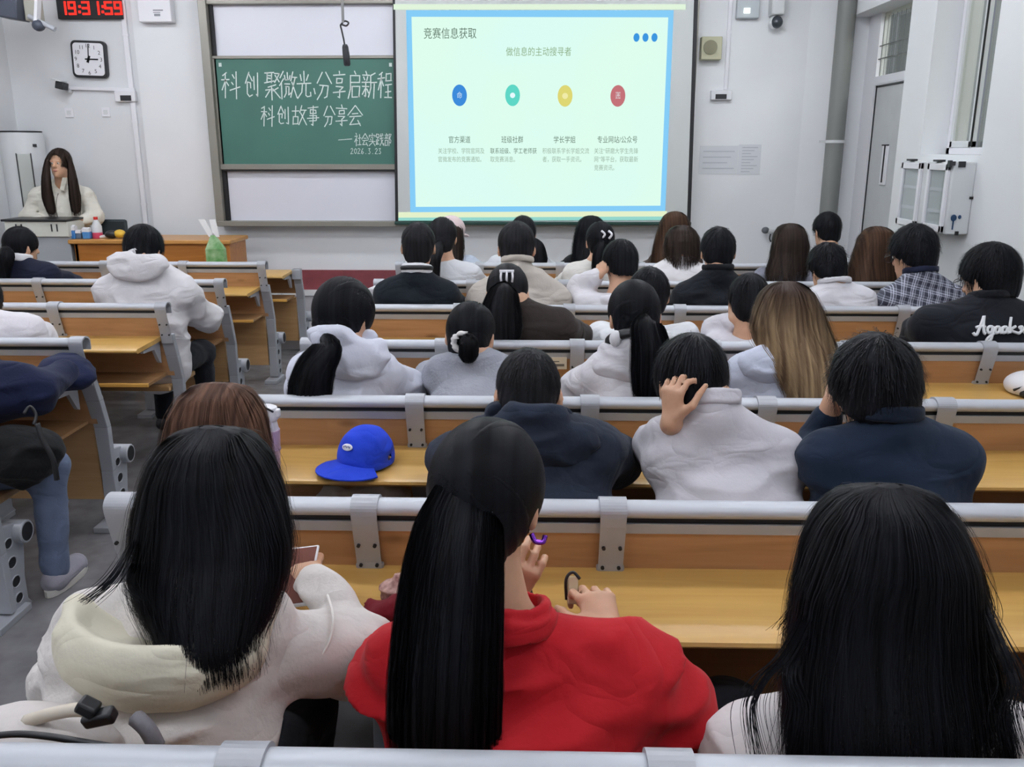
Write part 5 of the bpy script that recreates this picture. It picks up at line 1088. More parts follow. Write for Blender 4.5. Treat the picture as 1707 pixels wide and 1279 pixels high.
for st in LET:
    pts = []
    for u, v in [(p.x, p.y) for p in smooth_path([(a, b, 0) for a, b in st], 4)]:
        px = px0 + (px1 - px0) * u / 204; py = yb_ + (yt_ - yb_) * (v - 14) / 78
        q = W(px, py, 2.9); d = q - np.array([0, 0, CZ]); d /= np.linalg.norm(d)
        for _ in range(70):
            e = sdf_pts(i15['g'], q[None])[0] - .004
            if e < .0008: break
            q = q + d * e * .7
        pts.append(tuple(q))
    mb.tube(pts, .0062, 6)
mb.build('script_lettering', mat('print_white', '#eceef0', .7), i15['root'], smooth=True)
def glasses(I, c='#2a2b2e'):
    L = I['L']; mb = MB()
    for q in (-1, 1):
        mb.tube([L(q * .032 + .024 * math.cos(t), .108, .002 + .019 * math.sin(t)) for t in [2 * math.pi * k / 14 for k in range(15)]], .0016, 5, caps=False); mb.tube([L(q * .056, .106, .008), L(q * .084, .05, .010), L(q * .090, -.005, .008)], .0022, 5)
    mb.tube([L(-.008, .110, .004), L(.008, .110, .004)], .0016, 5); mb.build('glasses', mat('glasses_rim', c, .3), I['root'], smooth=True)
glasses(i15)
# ---- fifth row
i16 = person('person in a black jacket with white striped collar, cropped hair', 4, (697, 374), 4.52, (624, 764, 495), col_y=452, lod=2, pitch=4, gar=fabric('#10161d', '#182028'), infl=.02, wr=.004, hs=1.02, collar=(M_white, .035, .070, 16))
short(i16, H_soft, vol=.010, a=-.035, b=.55, length=.02, lift=.002)
V, F = sdf_mesh([ring(i16['Nb'] + np.array([0, .0, .004]), rotm(0, 10, 0), .0765, .073, .008, .01, '+', .004)], .006); np_put('collar_stripe', V, F, M_black, i16['root'])
p_ = onto(i16, W(683, 468, 4.0)); MB().obox(Vector(p_), (1, 0, .6), (0, 1, 0), (-.6, 0, 1), .016, .002, .014).build('back_badge', mat('badge_grey', '#aab4ae', .5), i16['root'])
i17 = person('person in a beige jacket with cropped hair, fifth row centre', 4, (861, 374), 4.54, (782, 950, 500), col_y=434, lod=2, pitch=10, hs=1.1, gar=fabric('#b3aca3', '#c0b9b0'), infl=.024, wr=.007, fat=1.1, collar=(fabric('#bbb4aa'), .014, .076, 16))
short(i17, H_soft, vol=.012, a=-.035, b=.55, length=.02, lift=.002)
i18 = person('person in a white hoodie resting the head on one hand, fifth row', 4, (1035, 405), 4.54, (958, 1075, 505), lod=2, pitch=22, yaw=16, gar=fabric('#dcdbe0'), infl=.022, wr=.008, hood=(.01, -.06, -.045, .12, .045, .06), arms={0: (W(965, 482, 4.62), W(995, 462, 4.5), dict(f=(.5, .1, .7), n=(.7, .5, 0), t=(0, .4, 1), curl=.6))}, cuff=.02)
short(i18, H_black, vol=.016)
i19 = person('person in a black crew-neck top with short hair, protruding ears', 4, (1198, 383), 4.52, (1122, 1262, 498), col_y=446, lod=2, pitch=10, gar=fabric('#12151b', '#191d24'), infl=.014, wr=.004, collar=(fabric('#12151b'), .012, .072, 10))
short(i19, H_black, vol=.013, length=.04, spike=.006, a=-.01, b=.72)
i20 = person('person in a white sweatshirt with wavy short hair, left of the plaid shirt', 4, (1382, 411), 4.53, (1335, 1462, 508), col_y=470, lod=2, pitch=18, yaw=14, gar=fabric('#dedde2'), infl=.018, wr=.005, collar=(fabric('#d9d8dd'), .014, .074, 18))
short(i20, H_black, vol=.018, length=.05, spike=.016, lift=.01, wave=.02)
def plaid():
    m = bpy.data.materials.new('plaid_flannel'); m.use_nodes = True; nt = m.node_tree; b = nt.nodes['Principled BSDF']; b.inputs['Roughness'].default_value = .85
    tc = nt.nodes.new('ShaderNodeTexCoord'); rt = nt.nodes.new('ShaderNodeMapping'); rt.inputs['Rotation'].default_value = (0, R(-14), 0); nt.links.new(tc.outputs['Object'], rt.inputs[0])
    sx = nt.nodes.new('ShaderNodeSeparateXYZ'); nt.links.new(rt.outputs[0], sx.inputs[0]); outs = []
    for ax, fq in ((0, 24.0), (2, 21.0)):
        w = nt.nodes.new('ShaderNodeMath'); w.operation = 'MULTIPLY'; w.inputs[1].default_value = fq; nt.links.new(sx.outputs[ax], w.inputs[0])
        fr_ = nt.nodes.new('ShaderNodeMath'); fr_.operation = 'FRACT'; nt.links.new(w.outputs[0], fr_.inputs[0])
        cr = nt.nodes.new('ShaderNodeValToRGB'); cr.color_ramp.interpolation = 'CONSTANT'; els = cr.color_ramp.elements; els[0].position = 0; els[0].color = (.02, .02, .02, 1); els[1].position = .34; els[1].color = (.5, .5, .5, 1)
        for ps_, v in ((.44, .12), (.58, .85), (.66, .12), (.86, .45), (.92, .02)): e = els.new(ps_); e.color = (v, v, v, 1)
        nt.links.new(fr_.outputs[0], cr.inputs[0]); outs.append(cr.outputs[0])
    ad = nt.nodes.new('ShaderNodeMix'); ad.data_type = 'RGBA'; ad.blend_type = 'ADD'; ad.inputs[0].default_value = .7; nt.links.new(outs[0], ad.inputs[6]); nt.links.new(outs[1], ad.inputs[7])
    mx = nt.nodes.new('ShaderNodeMix'); mx.data_type = 'RGBA'; nt.links.new(ad.outputs[2], mx.inputs[0]); mx.inputs[6].default_value = lin('#171a30'); mx.inputs[7].default_value = lin('#c6cad8'); nt.links.new(mx.outputs[2], b.inputs[0]); return m
i21 = person('person in a navy and white plaid shirt wearing glasses', 4, (1526, 382), 4.54, (1466, 1614, 505), col_y=452, lod=2, pitch=14, yaw=24, hs=1.13, gar=plaid(), infl=.022, wr=.006, fat=1.08, collar=(fabric('#1b2036'), .016, .078, 16))
short(i21, H_black, vol=.022, length=.06, spike=.010, lift=.01); glasses(i21, '#c9cdd2')
# ---- sixth row
i22 = person('person in a white top with a low black ponytail behind the striped collar', 5, (737, 366), 5.34, (705, 802, 462), col_y=440, lod=2, gar=fabric('#d8dade'), infl=.018)
pony(i22, (.0, -.1, -.03), [W(724, 428, 5.06), W(722, 445, 5.05), W(722, 470, 5.05)], [.016, .04, .042, .04], H_soft, a=-.05)
i23 = person('person in an embroidered white top with a white hair clip', 5, (1001, 373), 5.40, (938, 1034, 462), col_y=436, lod=2, pitch=10, yaw=4, gar=fabric('#dcdad4'), infl=.016)
pony(i23, (.01, -.1, .02), [W(998, 425, 5.24), W(996, 450, 5.23), W(996, 470, 5.23)], [.016, .034, .036, .03], H_black)
p_ = i23['L'](.02, -.112, .045)
for dx in (-.02, .022): MB().tube(smooth_path([Vector(p_) + Vector((dx - .008, 0, .02)), Vector(p_) + Vector((dx + .012, -.01, 0)), Vector(p_) + Vector((dx - .004, -.004, -.025))]), .007, 6).build('hair_clip', M_white, i23['root'], smooth=True)
i24 = person('person in a white fleece jacket with dark bobbed hair below the screen', 5, (1138, 375), 5.36, (1083, 1182, 464), col_y=424, lod=2, pitch=8, gar=fabric('#e6e4e6'), infl=.022)
long_hair(i24['root'], i24['Hc'], 5.36, [(375, 1137, 1139), (377, 1127, 1150), (383, 1118, 1158), (395, 1111, 1165), (410, 1109, 1168), (425, 1110, 1168), (436, 1114, 1163)], H_dkbrown, n=700, sw=.0022, seed=21)
i25 = person('person in a black and white patterned top with long dark brown hair', 5, (1320, 372), 5.34, (1258, 1362, 462), lod=2, yaw=14, gar=fabric('#24252c', '#8f92a0'), infl=.014)
long_hair(i25['root'], i25['Hc'], 5.34, [(372, 1319, 1321), (374, 1308, 1332), (380, 1299, 1340), (392, 1293, 1346), (410, 1289, 1349), (430, 1286, 1348), (448, 1280, 1346), (462, 1278, 1344)], H_dkbrown, n=900, sw=.002, seed=25)
i26 = person('person in a dark top with long brown hair in front of the wall cabinet', 5, (1466, 377), 5.33, (1412, 1508, 460), lod=2, yaw=-6, gar=fabric('#2a2426'), infl=.014)
long_hair(i26['root'], i26['Hc'], 5.33, [(377, 1465, 1467), (379, 1453, 1478), (385, 1444, 1488), (397, 1436, 1495), (415, 1429, 1498), (435, 1422, 1498), (455, 1415, 1500), (475, 1414, 1500)], H_brown, n=900, sw=.002, seed=26, back=-.01)
# ---- seventh row
i27 = person('person in a pale pink baseball cap and light blue top', 6, (752, 364), 6.12, (722, 798, 446), lod=2, yaw=-18, gar=fabric('#b9c3d2'), infl=.014)
long_hair(i27['root'], i27['Hc'], 6.12, [(366, 751, 753), (369, 740, 762), (380, 732, 770), (400, 730, 772), (425, 732, 772), (440, 736, 770)], H_dkbrown, n=400, sw=.0024, seed=27)
V, F = sdf_mesh([elli(i27['L'](0, -.008, .045), (.095, .11, .092), i27['M']), elli(i27['L'](0, .14, .02), (.075, .08, .012), i27['M'], .015)], .008, cuts=[(i27['L'](0, 0, .012), -i27['M'][:, 2])]); np_put('cap', V, F, fabric('#d9c6c6'), i27['root'])
i28 = person('person in a white top hidden behind the beige jacket, low side bun', 6, (872, 364), 6.15, (814, 920, 444), lod=2, gar=fabric('#d2d5da'), infl=.016); short(i28, H_soft, a=-.05, b=.5, style='bob', vol=.016)
tail_hair(i28['root'], [i28['L'](.03, -.09, -.03), W(893, 412, 6.0), W(897, 432, 6.0), W(896, 448, 6.0)], [.02, .055, .065, .045], H_soft, n=250, sw=.0024, name='side_bun')
i29 = person('person in a black top with long black hair, front row centre', 6, (985, 359), 6.12, (938, 1030, 446), lod=2, gar=fabric('#17181c'), infl=.014)
long_hair(i29['root'], i29['Hc'], 6.12, [(359, 984, 986), (361, 975, 996), (367, 967, 1004), (380, 961, 1009), (400, 957, 1012), (425, 954, 1014), (450, 954, 1014)], H_black, n=600, sw=.0022, seed=29)
i30 = person('person with very long brown hair just right of the screen centre, front row', 6, (1126, 352), 6.12, (1080, 1172, 442), lod=2, gar=fabric('#4a3a34'), infl=.014)
long_hair(i30['root'], i30['Hc'], 6.12, [(352, 1125, 1127), (354, 1116, 1137), (360, 1108, 1144), (373, 1101, 1150), (395, 1094, 1152), (420, 1088, 1152), (445, 1084, 1150), (465, 1084, 1148)], H_brown, n=700, sw=.0022, seed=30)
i31 = person('person with short black hair near the drain pipe, front row right', 6, (1380, 357), 6.08, (1338, 1422, 446), col_y=408, lod=2, yaw=12, pitch=8, gar=fabric('#d9dade'), infl=.014); short(i31, H_black, vol=.015)
# ---- left block
i32 = person('person in a navy jacket with white collar and ponytail at the far left', 5, (32, 381), 5.36, (-30, 96, 462), col_y=432, lod=2, yaw=-24, pitch=8, gar=fabric('#14182a', '#1b2034'), infl=.02, collar=(M_white, .03, .072, 14))
pony(i32, (-.02, -.1, -.02), [W(12, 425, 5.14), W(6, 445, 5.13), W(4, 470, 5.13)], [.016, .04, .046, .04], H_black)
i33 = person('person in a white hooded jacket leaning on a desk across the aisle', 4, (236, 381), 4.58, (158, 330, 492), col_y=424, lod=1, pitch=26, hs=1.05, gar=fabric('#d7d5d8'), infl=.028, wr=.010, fat=1.1, hood=(.01, -.075, -.055, .16, .055, .085, 0), arms={1: (W(348, 530, 4.70), W(300, 520, 4.88), None)}, trousers='#1b1d24')
short(i33, H_black, vol=.018, length=.06)
i34 = person('person in a white jacket cut off by the left edge of the picture', 3, (-42, 462), 3.62, (-125, 72, 560), col_y=515, lod=2, gar=fabric('#e2dfe4'), infl=.024, wr=.007, arms={0: (W(-130, 562, 3.80), W(-130, 566, 4.0), None), 1: (W(68, 562, 3.80), W(-10, 566, 4.02), None)}); short(i34, H_black, a=-.06, b=.45, style='bob', vol=.016)
i35 = person('person in a navy jacket and blue jeans sitting by the aisle at the left edge', 2, (-62, 560), 3.02, (-165, 62, 650), col_y=600, lod=1, pitch=24, gar=fabric('#141a33', '#1a2140'), infl=.026, wr=.008, trousers='#66738c', shoes='#9a98a2',
    arms={1: (W(62, 655, 2.98), W(110, 620, 3.18), None)}, hips=-2.30, legs={1: ((-1.77, 2.96, .48), (-1.78, 2.93, .09)), 0: ((-2.25, 3.06, .47), (-2.22, 3.05, .09))}); short(i35, H_black, a=-.06, b=.45, style='bob', vol=.016)
# ---- presenter
pr_ = person('person with long dark hair in a cream jacket presenting behind the console', 6, (97, 250), 7.63, (50, 156, 330), col_y=300, lod=1, pitch=2, hs=.98, gar=fabric('#dfdcd0'), infl=.02, wr=.006, stand=PZ + .74, sitY=7.65, ysh=7.65, cuff=.02, trousers='#2b2c33', vneck=True,
    arms={0: (W(46, 362, 7.63), W(66, 366, 7.50), dict(f=(.2, -.9, 0), n=(0, 0, -1), t=(1, 0, 0))), 1: (W(160, 362, 7.63), W(136, 366, 7.50), dict(f=(-.2, -.9, 0), n=(0, 0, -1), t=(-1, 0, 0)))})
Hc = pr_['Hc']; rootp = pr_['root']
dome_hair(rootp, Hc, pr_['M'], .98, H_dkbrown, .006, style='long', opening=True, vol=.016, a=-.10, b=.6, n=500, sw=.002, length=.09)
for q, e in ((-1, [(79, 270), (77, 300), (80, 330), (88, 358)]), (1, [(116, 270), (121, 300), (125, 330), (127, 356)])):
    tail_hair(rootp, [Hc + np.array([q * .05, -.01, .09])] + [W(x, y, 7.59 - (.09 if y > 290 else .02)) for x, y in e], [.02, .024, .040, .050, .036], H_dkbrown, n=350, sw=.002, name='hair_lock', flat=.6, seed=40 + q)
mb = MB(); zc_ = pr_['Nb']
for q in (-1, 1):
    p0 = Vector(zc_) + Vector((q * .052, -.09, .012)); mb2 = MB().add([p0, p0 + Vector((q * .03, .02, .0)), p0 + Vector((q * .015, -.03, -.11)), p0 + Vector((-q * .018, -.035, -.10)), p0 + Vector((0, .01, 0)), p0 + Vector((q * .03, .03, 0)), p0 + Vector((q * .015, -.02, -.11)), p0 + Vector((-q * .018, -.025, -.10))], [(0, 1, 2, 3), (7, 6, 5, 4), (0, 3, 7, 4), (1, 5, 6, 2), (3, 2, 6, 7), (0, 4, 5, 1)]); mb2.build('lapel', fabric('#cfccbe'), pr_['root'])
zz = [onto(pr_, Vector(zc_) + Vector((0, -.5, dz_)), .003) for dz_ in (-.12, -.17, -.22, -.28, -.34)]
MB().tube([tuple(p) for p in zz], .004, 6).build('zip', mat('zip_grey', '#8f8c80', .5), pr_['root'], smooth=True)
for (kn_, an_) in (((-1.77, 2.96, .48), (-1.78, 2.93, .09)), ((-2.25, 3.06, .47), (-2.22, 3.05, .09))):
    rg = [[(an_[0] + .048 * math.cos(k) * (1 if math.sin(k) > 0 else .9), an_[1] + .06 + .135 * math.sin(k), z) for k in [2 * math.pi * i / 20 for i in range(20)]] for z in (.002, .026)]
    MB().loft(rg).build('sole', mat('sole_white', '#d6d3cc', .6), i35['root'], smooth='auto')
# ------------------------------------------------------------------ things lying about on desks and seats
def deskpt(px, row, Ydepth): p = at(px, 700, RY(row) - Ydepth); return Vector((p.x, RY(row) - Ydepth, DTOP))
# blue cap on the third bench row's desk
c = atZ(600, 765, DTOP + .03); c.z = DTOP; c.y = RY(2) - .15; c.x = at(600, 765, c.y).x
t = thing('baseball_cap', tuple(c), 'bright blue baseball cap with white oval badge lying on a desk', 'cap')
M_cap = fabric('#1f3fc4', '#2646cc', bump=.1); cc = np.array(c)
Mc = rotm(146, 0, 0)
P = [elli(cc + np.array([.02, 0, .028]), (.078, .092, .092), Mc, .02), elli(cc + Mc @ np.array([0, -.085, .03]), (.03, .02, .025), Mc, .02)]
inner = elli(cc + np.array([.02, 0, .02]), (.070, .084, .082), Mc, .006, '-')
V, F = sdf_mesh(P + [inner], .0035, cuts=[(V3(0, 0, DTOP + .004), V3(0, 0, -1))], disp=wrinkle(.002, 14)); np_put('crown', V, F, M_cap, t)
mb = MB(); n = 14; top_, bot = [], []
for k in range(n + 1):
    a = R(-62 + 124 * k / n)
    for rr_, lst in ((.080, 0), (.080 + .075 * math.cos(a) ** .6, 1)):
        q = Mc @ np.array([rr_ * math.sin(a) * .95, rr_ * math.cos(a) * 1.08, 0]); z = .030 - (rr_ - .08) * .25 - .10 * math.sin(a) ** 2 * .18
        top_.append(cc + np.array([.02, 0, z]) + q)
rings = [[top_[2 * k], top_[2 * k + 1], top_[2 * k + 1] + np.array([0, 0, -.004]), top_[2 * k] + np.array([0, 0, -.004])] for k in range(n + 1)]
mb.loft([[Vector(p) for p in r] for r in rings]).build('brim', M_cap, t, smooth='auto')
mb = MB()
bc = np.array(at(579, 746, c.y - .14)); bn = None
q = bc.copy(); d = q - np.array([0, 0, CZ]); d /= np.linalg.norm(d)
for _ in range(60):
    e = sdf_pts(P, q[None])[0] - .002
    if e < .0006: break
    q = q + d * e * .8
g = np.array([sdf_pts(P, (q + dd)[None])[0] - sdf_pts(P, (q - dd)[None])[0] for dd in np.eye(3) * .004]); g /= np.linalg.norm(g)
u_ = np.cross([0, 0, 1], g); u_ /= np.linalg.norm(u_); v_ = np.cross(g, u_); Mb = np.stack([u_, v_, g], 1)
mb.ell(Vector(q), .019, .011, .003, 20, 6, Matrix([list(r) for r in Mb])).build('badge', M_white, t, smooth=True)
mb = MB()
for k in range(5): mb.obox(Vector(q + u_ * (-.010 + .005 * k) + v_ * .001 * (k % 2) + g * .0026), Vector(u_), Vector(v_), Vector(g), .0014, .003, .0006)
mb.build('badge_print', mat('badge_navy', '#22336e', .6), t)
# lilac tumbler
b0 = at(452, 788, RY(2) - .20); b0.z = DTOP; t = thing('tumbler', tuple(b0), 'lilac water tumbler with white lid standing left of the blue cap', 'bottle')
M_lil = mat('lilac_plastic', '#b7a0bd', .35)
MB().lathe([(.024, 0), (.028, .003), (.031, .06), (.032, .062), (.034, .118), (.034, .122)], b0, 20).build('cup', M_lil, t, smooth='auto')
MB().lathe([(.0325, .060), (.0335, .061), (.0335, .066), (.0325, .067)], b0, 20).build('band', mat('lilac_dark', '#a48dac', .4), t, smooth='auto')
MB().lathe([(.030, .122), (.031, .126), (.027, .148), (.028, .150), (.033, .156), (.034, .172), (.030, .190), (.018, .196)], b0, 20).build('lid', M_white, t, smooth='auto')
MB().box(b0.x + .022, b0.x + .040, b0.y - .012, b0.y + .008, DTOP + .162, DTOP + .186).build('spout_clip', M_white, t, bevel=.004)
MB().tube(smooth_path([b0 + Vector((-.02, -.028, .18)), b0 + Vector((.0, -.032, .199)), b0 + Vector((.026, -.02, .182))]), .003, 6).build('strap', M_black, t, smooth=True)
# white cloth bag in the shelf below the cap
sb = at(605, 825, RY(2) - .05); t = thing('cloth_bag', (sb.x, RY(2) - .05, .493), 'white cloth bag lying in the shelf below the blue cap', 'bag')
V, F = sdf_mesh([elli((sb.x, RY(2) - .06, .535), (.12, .07, .045)), elli((sb.x - .1, RY(2) - .07, .55), (.04, .04, .03), None, .03), elli((sb.x + .08, RY(2) - .06, .55), (.07, .05, .035), None, .03)], .006, cuts=[(V3(0, 0, .494), V3(0, 0, -1))], disp=wrinkle(.010, 16)); np_put('cloth', V, F, fabric('#cfc9c3'), t)
# open notebook on the fourth row's desk
nb_ = at(690, 648, RY(3) - .16); t = thing('notebook', (nb_.x, RY(3) - .16, DTOP), 'white open notebook on the desk between ponytail and grey sweater', 'notebook')
MB().add([(nb_.x - .07, RY(3) - .24, DTOP), (nb_.x + .09, RY(3) - .24, DTOP), (nb_.x + .09, RY(3) - .05, DTOP + .05), (nb_.x - .03, RY(3) - .05, DTOP + .05), (nb_.x - .07, RY(3) - .24, DTOP + .006), (nb_.x + .09, RY(3) - .24, DTOP + .006), (nb_.x + .09, RY(3) - .05, DTOP + .056), (nb_.x - .03, RY(3) - .05, DTOP + .056)], [(0, 3, 2, 1), (4, 5, 6, 7), (0, 1, 5, 4), (1, 2, 6, 5), (2, 3, 7, 6), (3, 0, 4, 7)]).build('pages', mat('page', '#d9dbd6', .8), t)
MB().box(nb_.x - .075, nb_.x + .095, RY(3) - .245, RY(3) - .235, DTOP, DTOP + .004).build('cover', mat('cover_green', '#8f9c8a', .6), t)
# paper notices glued to the fourth row's back
pn_ = [at(x, y, RY(3) - .014) for x, y in ((903, 596), (945, 596), (945, 616), (903, 616))]
t = thing('paper_label', tuple(pn_[0]), 'torn paper label glued to a bench back right of the grey sweater', 'label')
MB().box(pn_[0].x, pn_[1].x, RY(3) - .012, RY(3) - .006, pn_[2].z, pn_[0].z).build('paper', mat('old_paper', '#cbbfa6', .8), t)
MB().box(pn_[0].x + .02, pn_[1].x - .01, RY(3) - .013, RY(3) - .0125, pn_[2].z + .012, pn_[2].z + .022).box(pn_[0].x + .012, pn_[1].x - .03, RY(3) - .013, RY(3) - .0125, pn_[2].z + .03, pn_[2].z + .034).build('print', mat('label_dark', '#6a6358', .8), t)
# black and white bag at the right edge
hb_ = at(1700, 660, RY(3) - .12); t = thing('sports_bag', (hb_.x, RY(3) - .12, DTOP), 'black and white bag on a desk at the right edge', 'bag')
V, F = sdf_mesh([elli((hb_.x + .04, RY(3) - .12, DTOP + .03), (.10, .09, .055))], .006, cuts=[(V3(0, 0, DTOP), V3(0, 0, -1))]); np_put('bag_body', V, F, M_white, t)
V, F = sdf_mesh([elli((hb_.x + .03, RY(3) - .150, DTOP + .010), (.068, .092, .040))], .006, cuts=[(V3(0, 0, DTOP), V3(0, 0, -1)), (V3(0, RY(3) - .17, 0), V3(0, 1, 0))]); np_put('black_panel', V, F, M_black, t)
for k in range(2): MB().tube(smooth_path([(hb_.x - .05 + .03 * k, RY(3) - .16, DTOP + .02 + .015 * k), (hb_.x - .02 + .03 * k, RY(3) - .18, DTOP + .045 + .01 * k), (hb_.x + .03 + .03 * k, RY(3) - .17, DTOP + .075)]), .005, 6).build('black_strap', M_black, t, smooth=True)
# tissue pack and yellow-capped bottle near the front
tp = at(631, 476, RY(5) - .12); t = thing('tissue_pack', (tp.x, RY(5) - .12, DTOP), 'white tissue pack standing left of the striped collar', 'tissues')
V, F = sdf_mesh([elli((tp.x, RY(5) - .12, DTOP + .06), (.05, .04, .07)), elli((tp.x - .015, RY(5) - .12, DTOP + .13), (.045, .02, .02), None, .02)], .006, cuts=[(V3(0, 0, DTOP), V3(0, 0, -1))], disp=wrinkle(.006, 25)); np_put('tissues', V, F, fabric('#e6e6ea'), t)
bp = at(794, 462, RY(5) - .10); t = thing('juice_bottle', (bp.x, RY(5) - .10, DTOP), 'small bottle with yellow cap left of the beige jacket', 'bottle')
MB().lathe([(.026, 0), (.028, .01), (.028, .10), (.014, .135)], (bp.x, RY(5) - .10, DTOP), 14).build('bottle_body', mat('bottle_pale', '#cfd3c4', .3), t, smooth='auto'); MB().lathe([(.017, .135), (.017, .16), (.012, .165)], (bp.x, RY(5) - .10, DTOP), 12).build('bottle_cap', mat('cap_yellow', '#d8c23a', .4), t, smooth='auto')
# green and white pointed paper bag on the far left-block desk
gp = at(372, 432, RY(7) - .10); t = thing('pennant_bag', (gp.x, RY(7) - .10, DTOP), 'green paper bag with two upright white points on front desk', 'bag')
a0 = at(366, 436, RY(7) - .12)
zz = lambda py: at(366, py, RY(7) - .12).z
X_ = lambda px: at(px, 420, RY(7) - .12).x
gy = RY(7) - .12
MB().loft([[(X_(345), gy - .03, DTOP), (X_(376), gy - .03, DTOP), (X_(376), gy + .03, DTOP), (X_(345), gy + .03, DTOP)], [(X_(345), gy - .03, zz(415)), (X_(375), gy - .03, zz(415)), (X_(375), gy + .03, zz(415)), (X_(345), gy + .03, zz(415))], [(X_(355), gy - .006, zz(390)), (X_(360), gy - .006, zz(390)), (X_(360), gy + .006, zz(390)), (X_(355), gy + .006, zz(390))]]).build('green_body', mat('leaf_green', '#3f8a3a', .5, c2='#a9c79a', nscale=14), t)
for (x0, y0), (x1, y1) in (((356, 395), (341, 366)), ((363, 395), (359, 366))):
    MB().loft([[(X_(x0 - 5), gy - .008, zz(y0)), (X_(x0 + 5), gy - .008, zz(y0)), (X_(x0 + 5), gy + .002, zz(y0)), (X_(x0 - 5), gy + .002, zz(y0))], [(X_(x1 - 5), gy - .008, zz(y1)), (X_(x1 + 5), gy - .008, zz(y1)), (X_(x1 + 5), gy + .002, zz(y1)), (X_(x1 - 5), gy + .002, zz(y1))]]).build('white_point', mat('bright_paper', '#ffffff', .5), t)
# phone and things at the near desks
ph = at(492, 962, 1.60); t = thing('smartphone', tuple(ph), 'white edged phone held by the off-white jacket wearer', 'phone')
MB().obox(ph, (1, .1, .1), (0, .8, .5), (0, -.5, .8), .038, .07, .004).build('phone_body', M_white, t, bevel=.004); MB().obox(ph + Vector((0, -.002, .004)), (1, .1, .1), (0, .8, .5), (0, -.5, .8), .034, .064, .001).build('screen', mat('phone_screen', '#6d3f35', .2), t)
ph = W(876, 1012, 1.56); t = thing('smartphone', tuple(ph), 'black phone in front of the red shirt collar', 'phone')
MB().obox(Vector(ph), (.5, .8, 0), (-.3, .2, .9), (.8, -.5, .4), .034, .070, .004).build('phone_body', M_black, t, bevel=.004)
hd = i2['arm'][1][1]; kp = W(955, 984, 1.50); t = thing('key_fob', tuple(kp), 'black and cream key fob pinched in the red shirt wearer\'s hand', 'fob')
MB().obox(Vector(kp), (1, 0, 0), (0, .5, .9), (0, -.9, .5), .010, .026, .004).build('fob_body', mat('fob_cream', '#d8c9a6', .4), t, bevel=.003)
MB().tube(smooth_path([Vector(kp) + Vector((-.012, -.004, -.018)), Vector(kp) + Vector((-.013, .004, .02)), Vector(kp) + Vector((0, .010, .032)), Vector(kp) + Vector((.013, .006, .02))]), .003, 6).build('fob_ring', M_black, t, smooth=True)
# bracelet and earring belong to the red shirt wearer
w_ = hd; el = i2['arm'][1][0]; ax = (w_ - el) / np.linalg.norm(w_ - el); bp_ = w_ - ax * .012
u_ = np.cross(ax, [0, 0, 1.]); u_ /= np.linalg.norm(u_); v_ = np.cross(ax, u_)
MB().tube([Vector(bp_ + (u_ * math.cos(k) + v_ * math.sin(k)) * .032) for k in [2 * math.pi * i / 20 for i in range(21)]], .004, 6, caps=False).build('bracelet', mat('bracelet_dark', '#2a1a18', .4), i2['root'], smooth=True)
dd = W(1027, 1058, bp_[1] - .03); MB().ell(Vector(bp_ + np.array([.026, -.020, .006])), .010, .006, .011).build('bracelet_charm', mat('charm_cream', '#e4dac4', .4), i2['root'], smooth=True)
er = i2['L'](.090, -.012, -.042); MB().tube(smooth_path([Vector(er) + Vector((-.010, -.006, .004)), Vector(er) + Vector((-.004, -.012, -.006)), Vector(er) + Vector((.008, -.010, -.008)), Vector(er) + Vector((.012, -.004, .0))]), .0045, 8).build('earring', mat('purple_foil', '#8a48c8', .15, metal=.9), i2['root'], smooth=True)
# red collar, folded
Nb = i2['Nb']; Mc2 = rotm(-8, 14, 0)
V, F = sdf_mesh([ring(Nb + Mc2 @ np.array([.0, .005, .005]), Mc2, .074, .072, .006, .01, '+', .016), ring(Nb + Mc2 @ np.array([.0, .005, -.008]), Mc2, .090, .088, .006, .02, '+', .012)], .005, disp=wrinkle(.003, 14)); np_put('collar', V, F, fabric('#b01722', '#c0242c', bump=.08), i2['root'])
# floral pouch and dark red scarf on the desk left of the red shirt
fp = W(655, 985, 1.60); t = thing('floral_pouch', (fp[0], fp[1], DTOP), 'small floral printed pouch on desk beside the red shirt', 'pouch')
V, F = sdf_mesh([elli((fp[0] + .02, 1.62, DTOP + .03), (.05, .03, .035))], .005, cuts=[(V3(0, 0, DTOP), V3(0, 0, -1))], disp=wrinkle(.006, 25)); np_put('pouch', V, F, mat('floral', '#5a1620', .7, c2='#d9b4a8', nscale=45), t)
t = thing('scarf', (fp[0] - .02, 1.55, DTOP), 'dark red scarf bundled on desk beside the floral pouch', 'scarf')
V, F = sdf_mesh([cone((fp[0] - .04, 1.57, DTOP + .018), (fp[0] + .05, 1.55, DTOP + .02), .018, .022), cone((fp[0] - .02, 1.54, DTOP + .03), (fp[0] + .06, 1.56, DTOP + .04), .016, .02)], .005, disp=wrinkle(.006, 22)); np_put('cloth', V, F, fabric('#6d1420'), t)
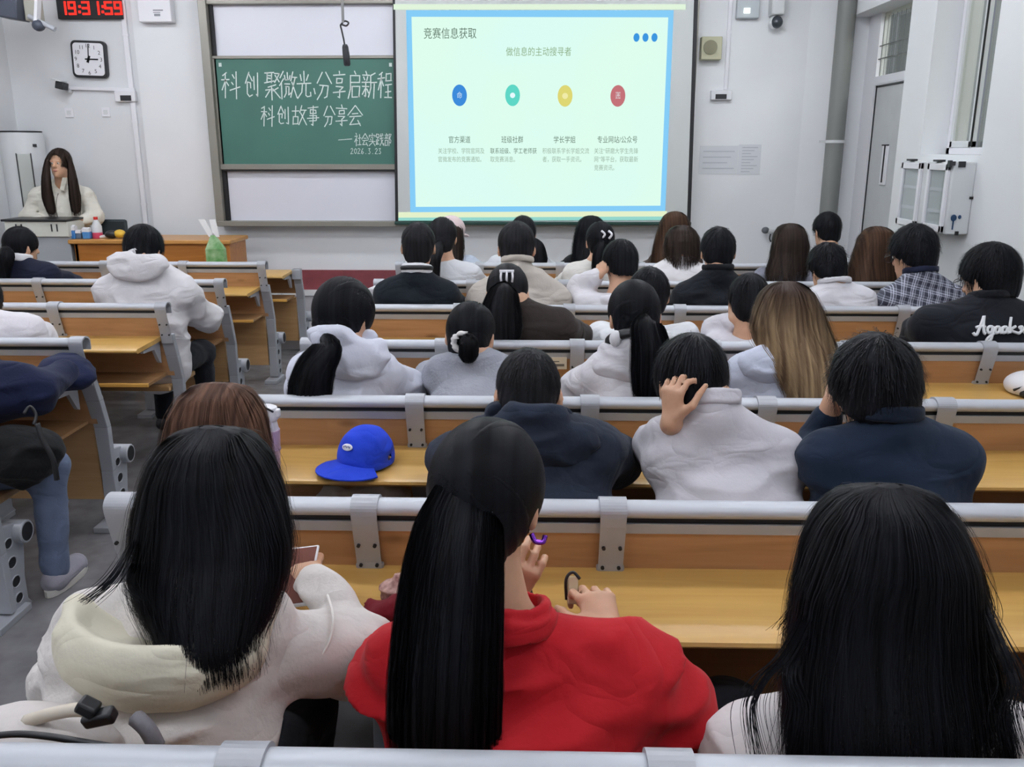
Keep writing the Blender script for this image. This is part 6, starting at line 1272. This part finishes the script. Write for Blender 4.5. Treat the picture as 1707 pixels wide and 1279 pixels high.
# cream backpack on the nearest seat row
bk = W(110, 1225, 1.07); t = thing('backpack', (bk[0], bk[1], .42), 'cream backpack with black buckle at the bottom left', 'backpack')
M_bag = fabric('#d8d2cf', bump=.06); z0 = .41
zb_ = at(110, 1190, 1.07).z
V, F = sdf_mesh([wide((bk[0] - .06, 1.08, .50), (bk[0] - .06, 1.07, zb_ - .075), .085, .075, (1, 0, 0), 1.9, 1.85, .04)], .008, disp=wrinkle(.004, 7)); np_put('bag_body', V, F, M_bag, t)
MB().tube(smooth_path([W(45, 1203, 1.06), W(80, 1192, 1.05), W(120, 1184, 1.045), W(150, 1184, 1.045)]), .010, 8).build('grab_handle', mat('handle_cream', '#d9d0c0', .6), t, smooth=True)
q = W(166, 1196, 1.03); MB().obox(Vector(q), (1, 0, .25), (0, 1, .3), (-.25, -.3, 1), .022, .010, .010).obox(Vector(q) + Vector((-.014, 0, .016)), (1, 0, -.6), (0, 1, 0), (.6, 0, 1), .014, .012, .009).build('buckle', M_black, t, bevel=.004)
zp = [W(x, y, 1.0) for x, y in ((-20, 1228), (30, 1224), (80, 1228), (130, 1236), (190, 1246))]
MB().tube(smooth_path(zp), .005, 6).build('zip', M_black, t, smooth=True)
MB().tube(smooth_path([W(225, 1196, 1.06), W(245, 1215, 1.05), W(262, 1246, 1.05)]), .012, 6).build('shoulder_strap', fabric('#77757a'), t, smooth=True)
# navy bundle, black bag on the lap at the left edge
nj = atZ(105, 632, DTOP); t = thing('navy_jacket', (nj.x, RY(3) - .16, DTOP), 'folded navy jacket lying on the aisle-side desk', 'jacket')
jx = at(100, 620, RY(3) - .15).x
V, F = sdf_mesh([elli((jx, RY(3) - .14, DTOP + .045), (.12, .11, .055)), elli((jx - .02, RY(3) - .08, DTOP + .08), (.08, .07, .035), None, .04)], .007, cuts=[(V3(0, 0, DTOP), V3(0, 0, -1))], disp=wrinkle(.010, 10)); np_put('cloth', V, F, fabric('#151b38', '#1b2344'), t)
lb = W(38, 752, 2.85); t = thing('black_backpack', (lb[0], lb[1], .52), 'black backpack with hanging straps on the jeans wearer\'s lap', 'backpack')
V, F = sdf_mesh([elli(lb, (.13, .12, .10)), elli(lb + V3(-.03, 0, -.05), (.10, .10, .08), None, .03)], .008, disp=wrinkle(.012, 9)); np_put('bag_body', V, F, fabric('#141517', bump=.2), t)
MB().tube(smooth_path([W(62, 706, 2.74), W(72, 735, 2.73), W(88, 765, 2.73), W(95, 800, 2.73)]), .010, 6).build('strap', M_black, t, smooth=True)
MB().tube(smooth_path([W(40, 690, 2.80), W(50, 678, 2.82), W(60, 692, 2.82), W(56, 708, 2.8)]), .006, 6).build('loop', M_black, t, smooth=True)
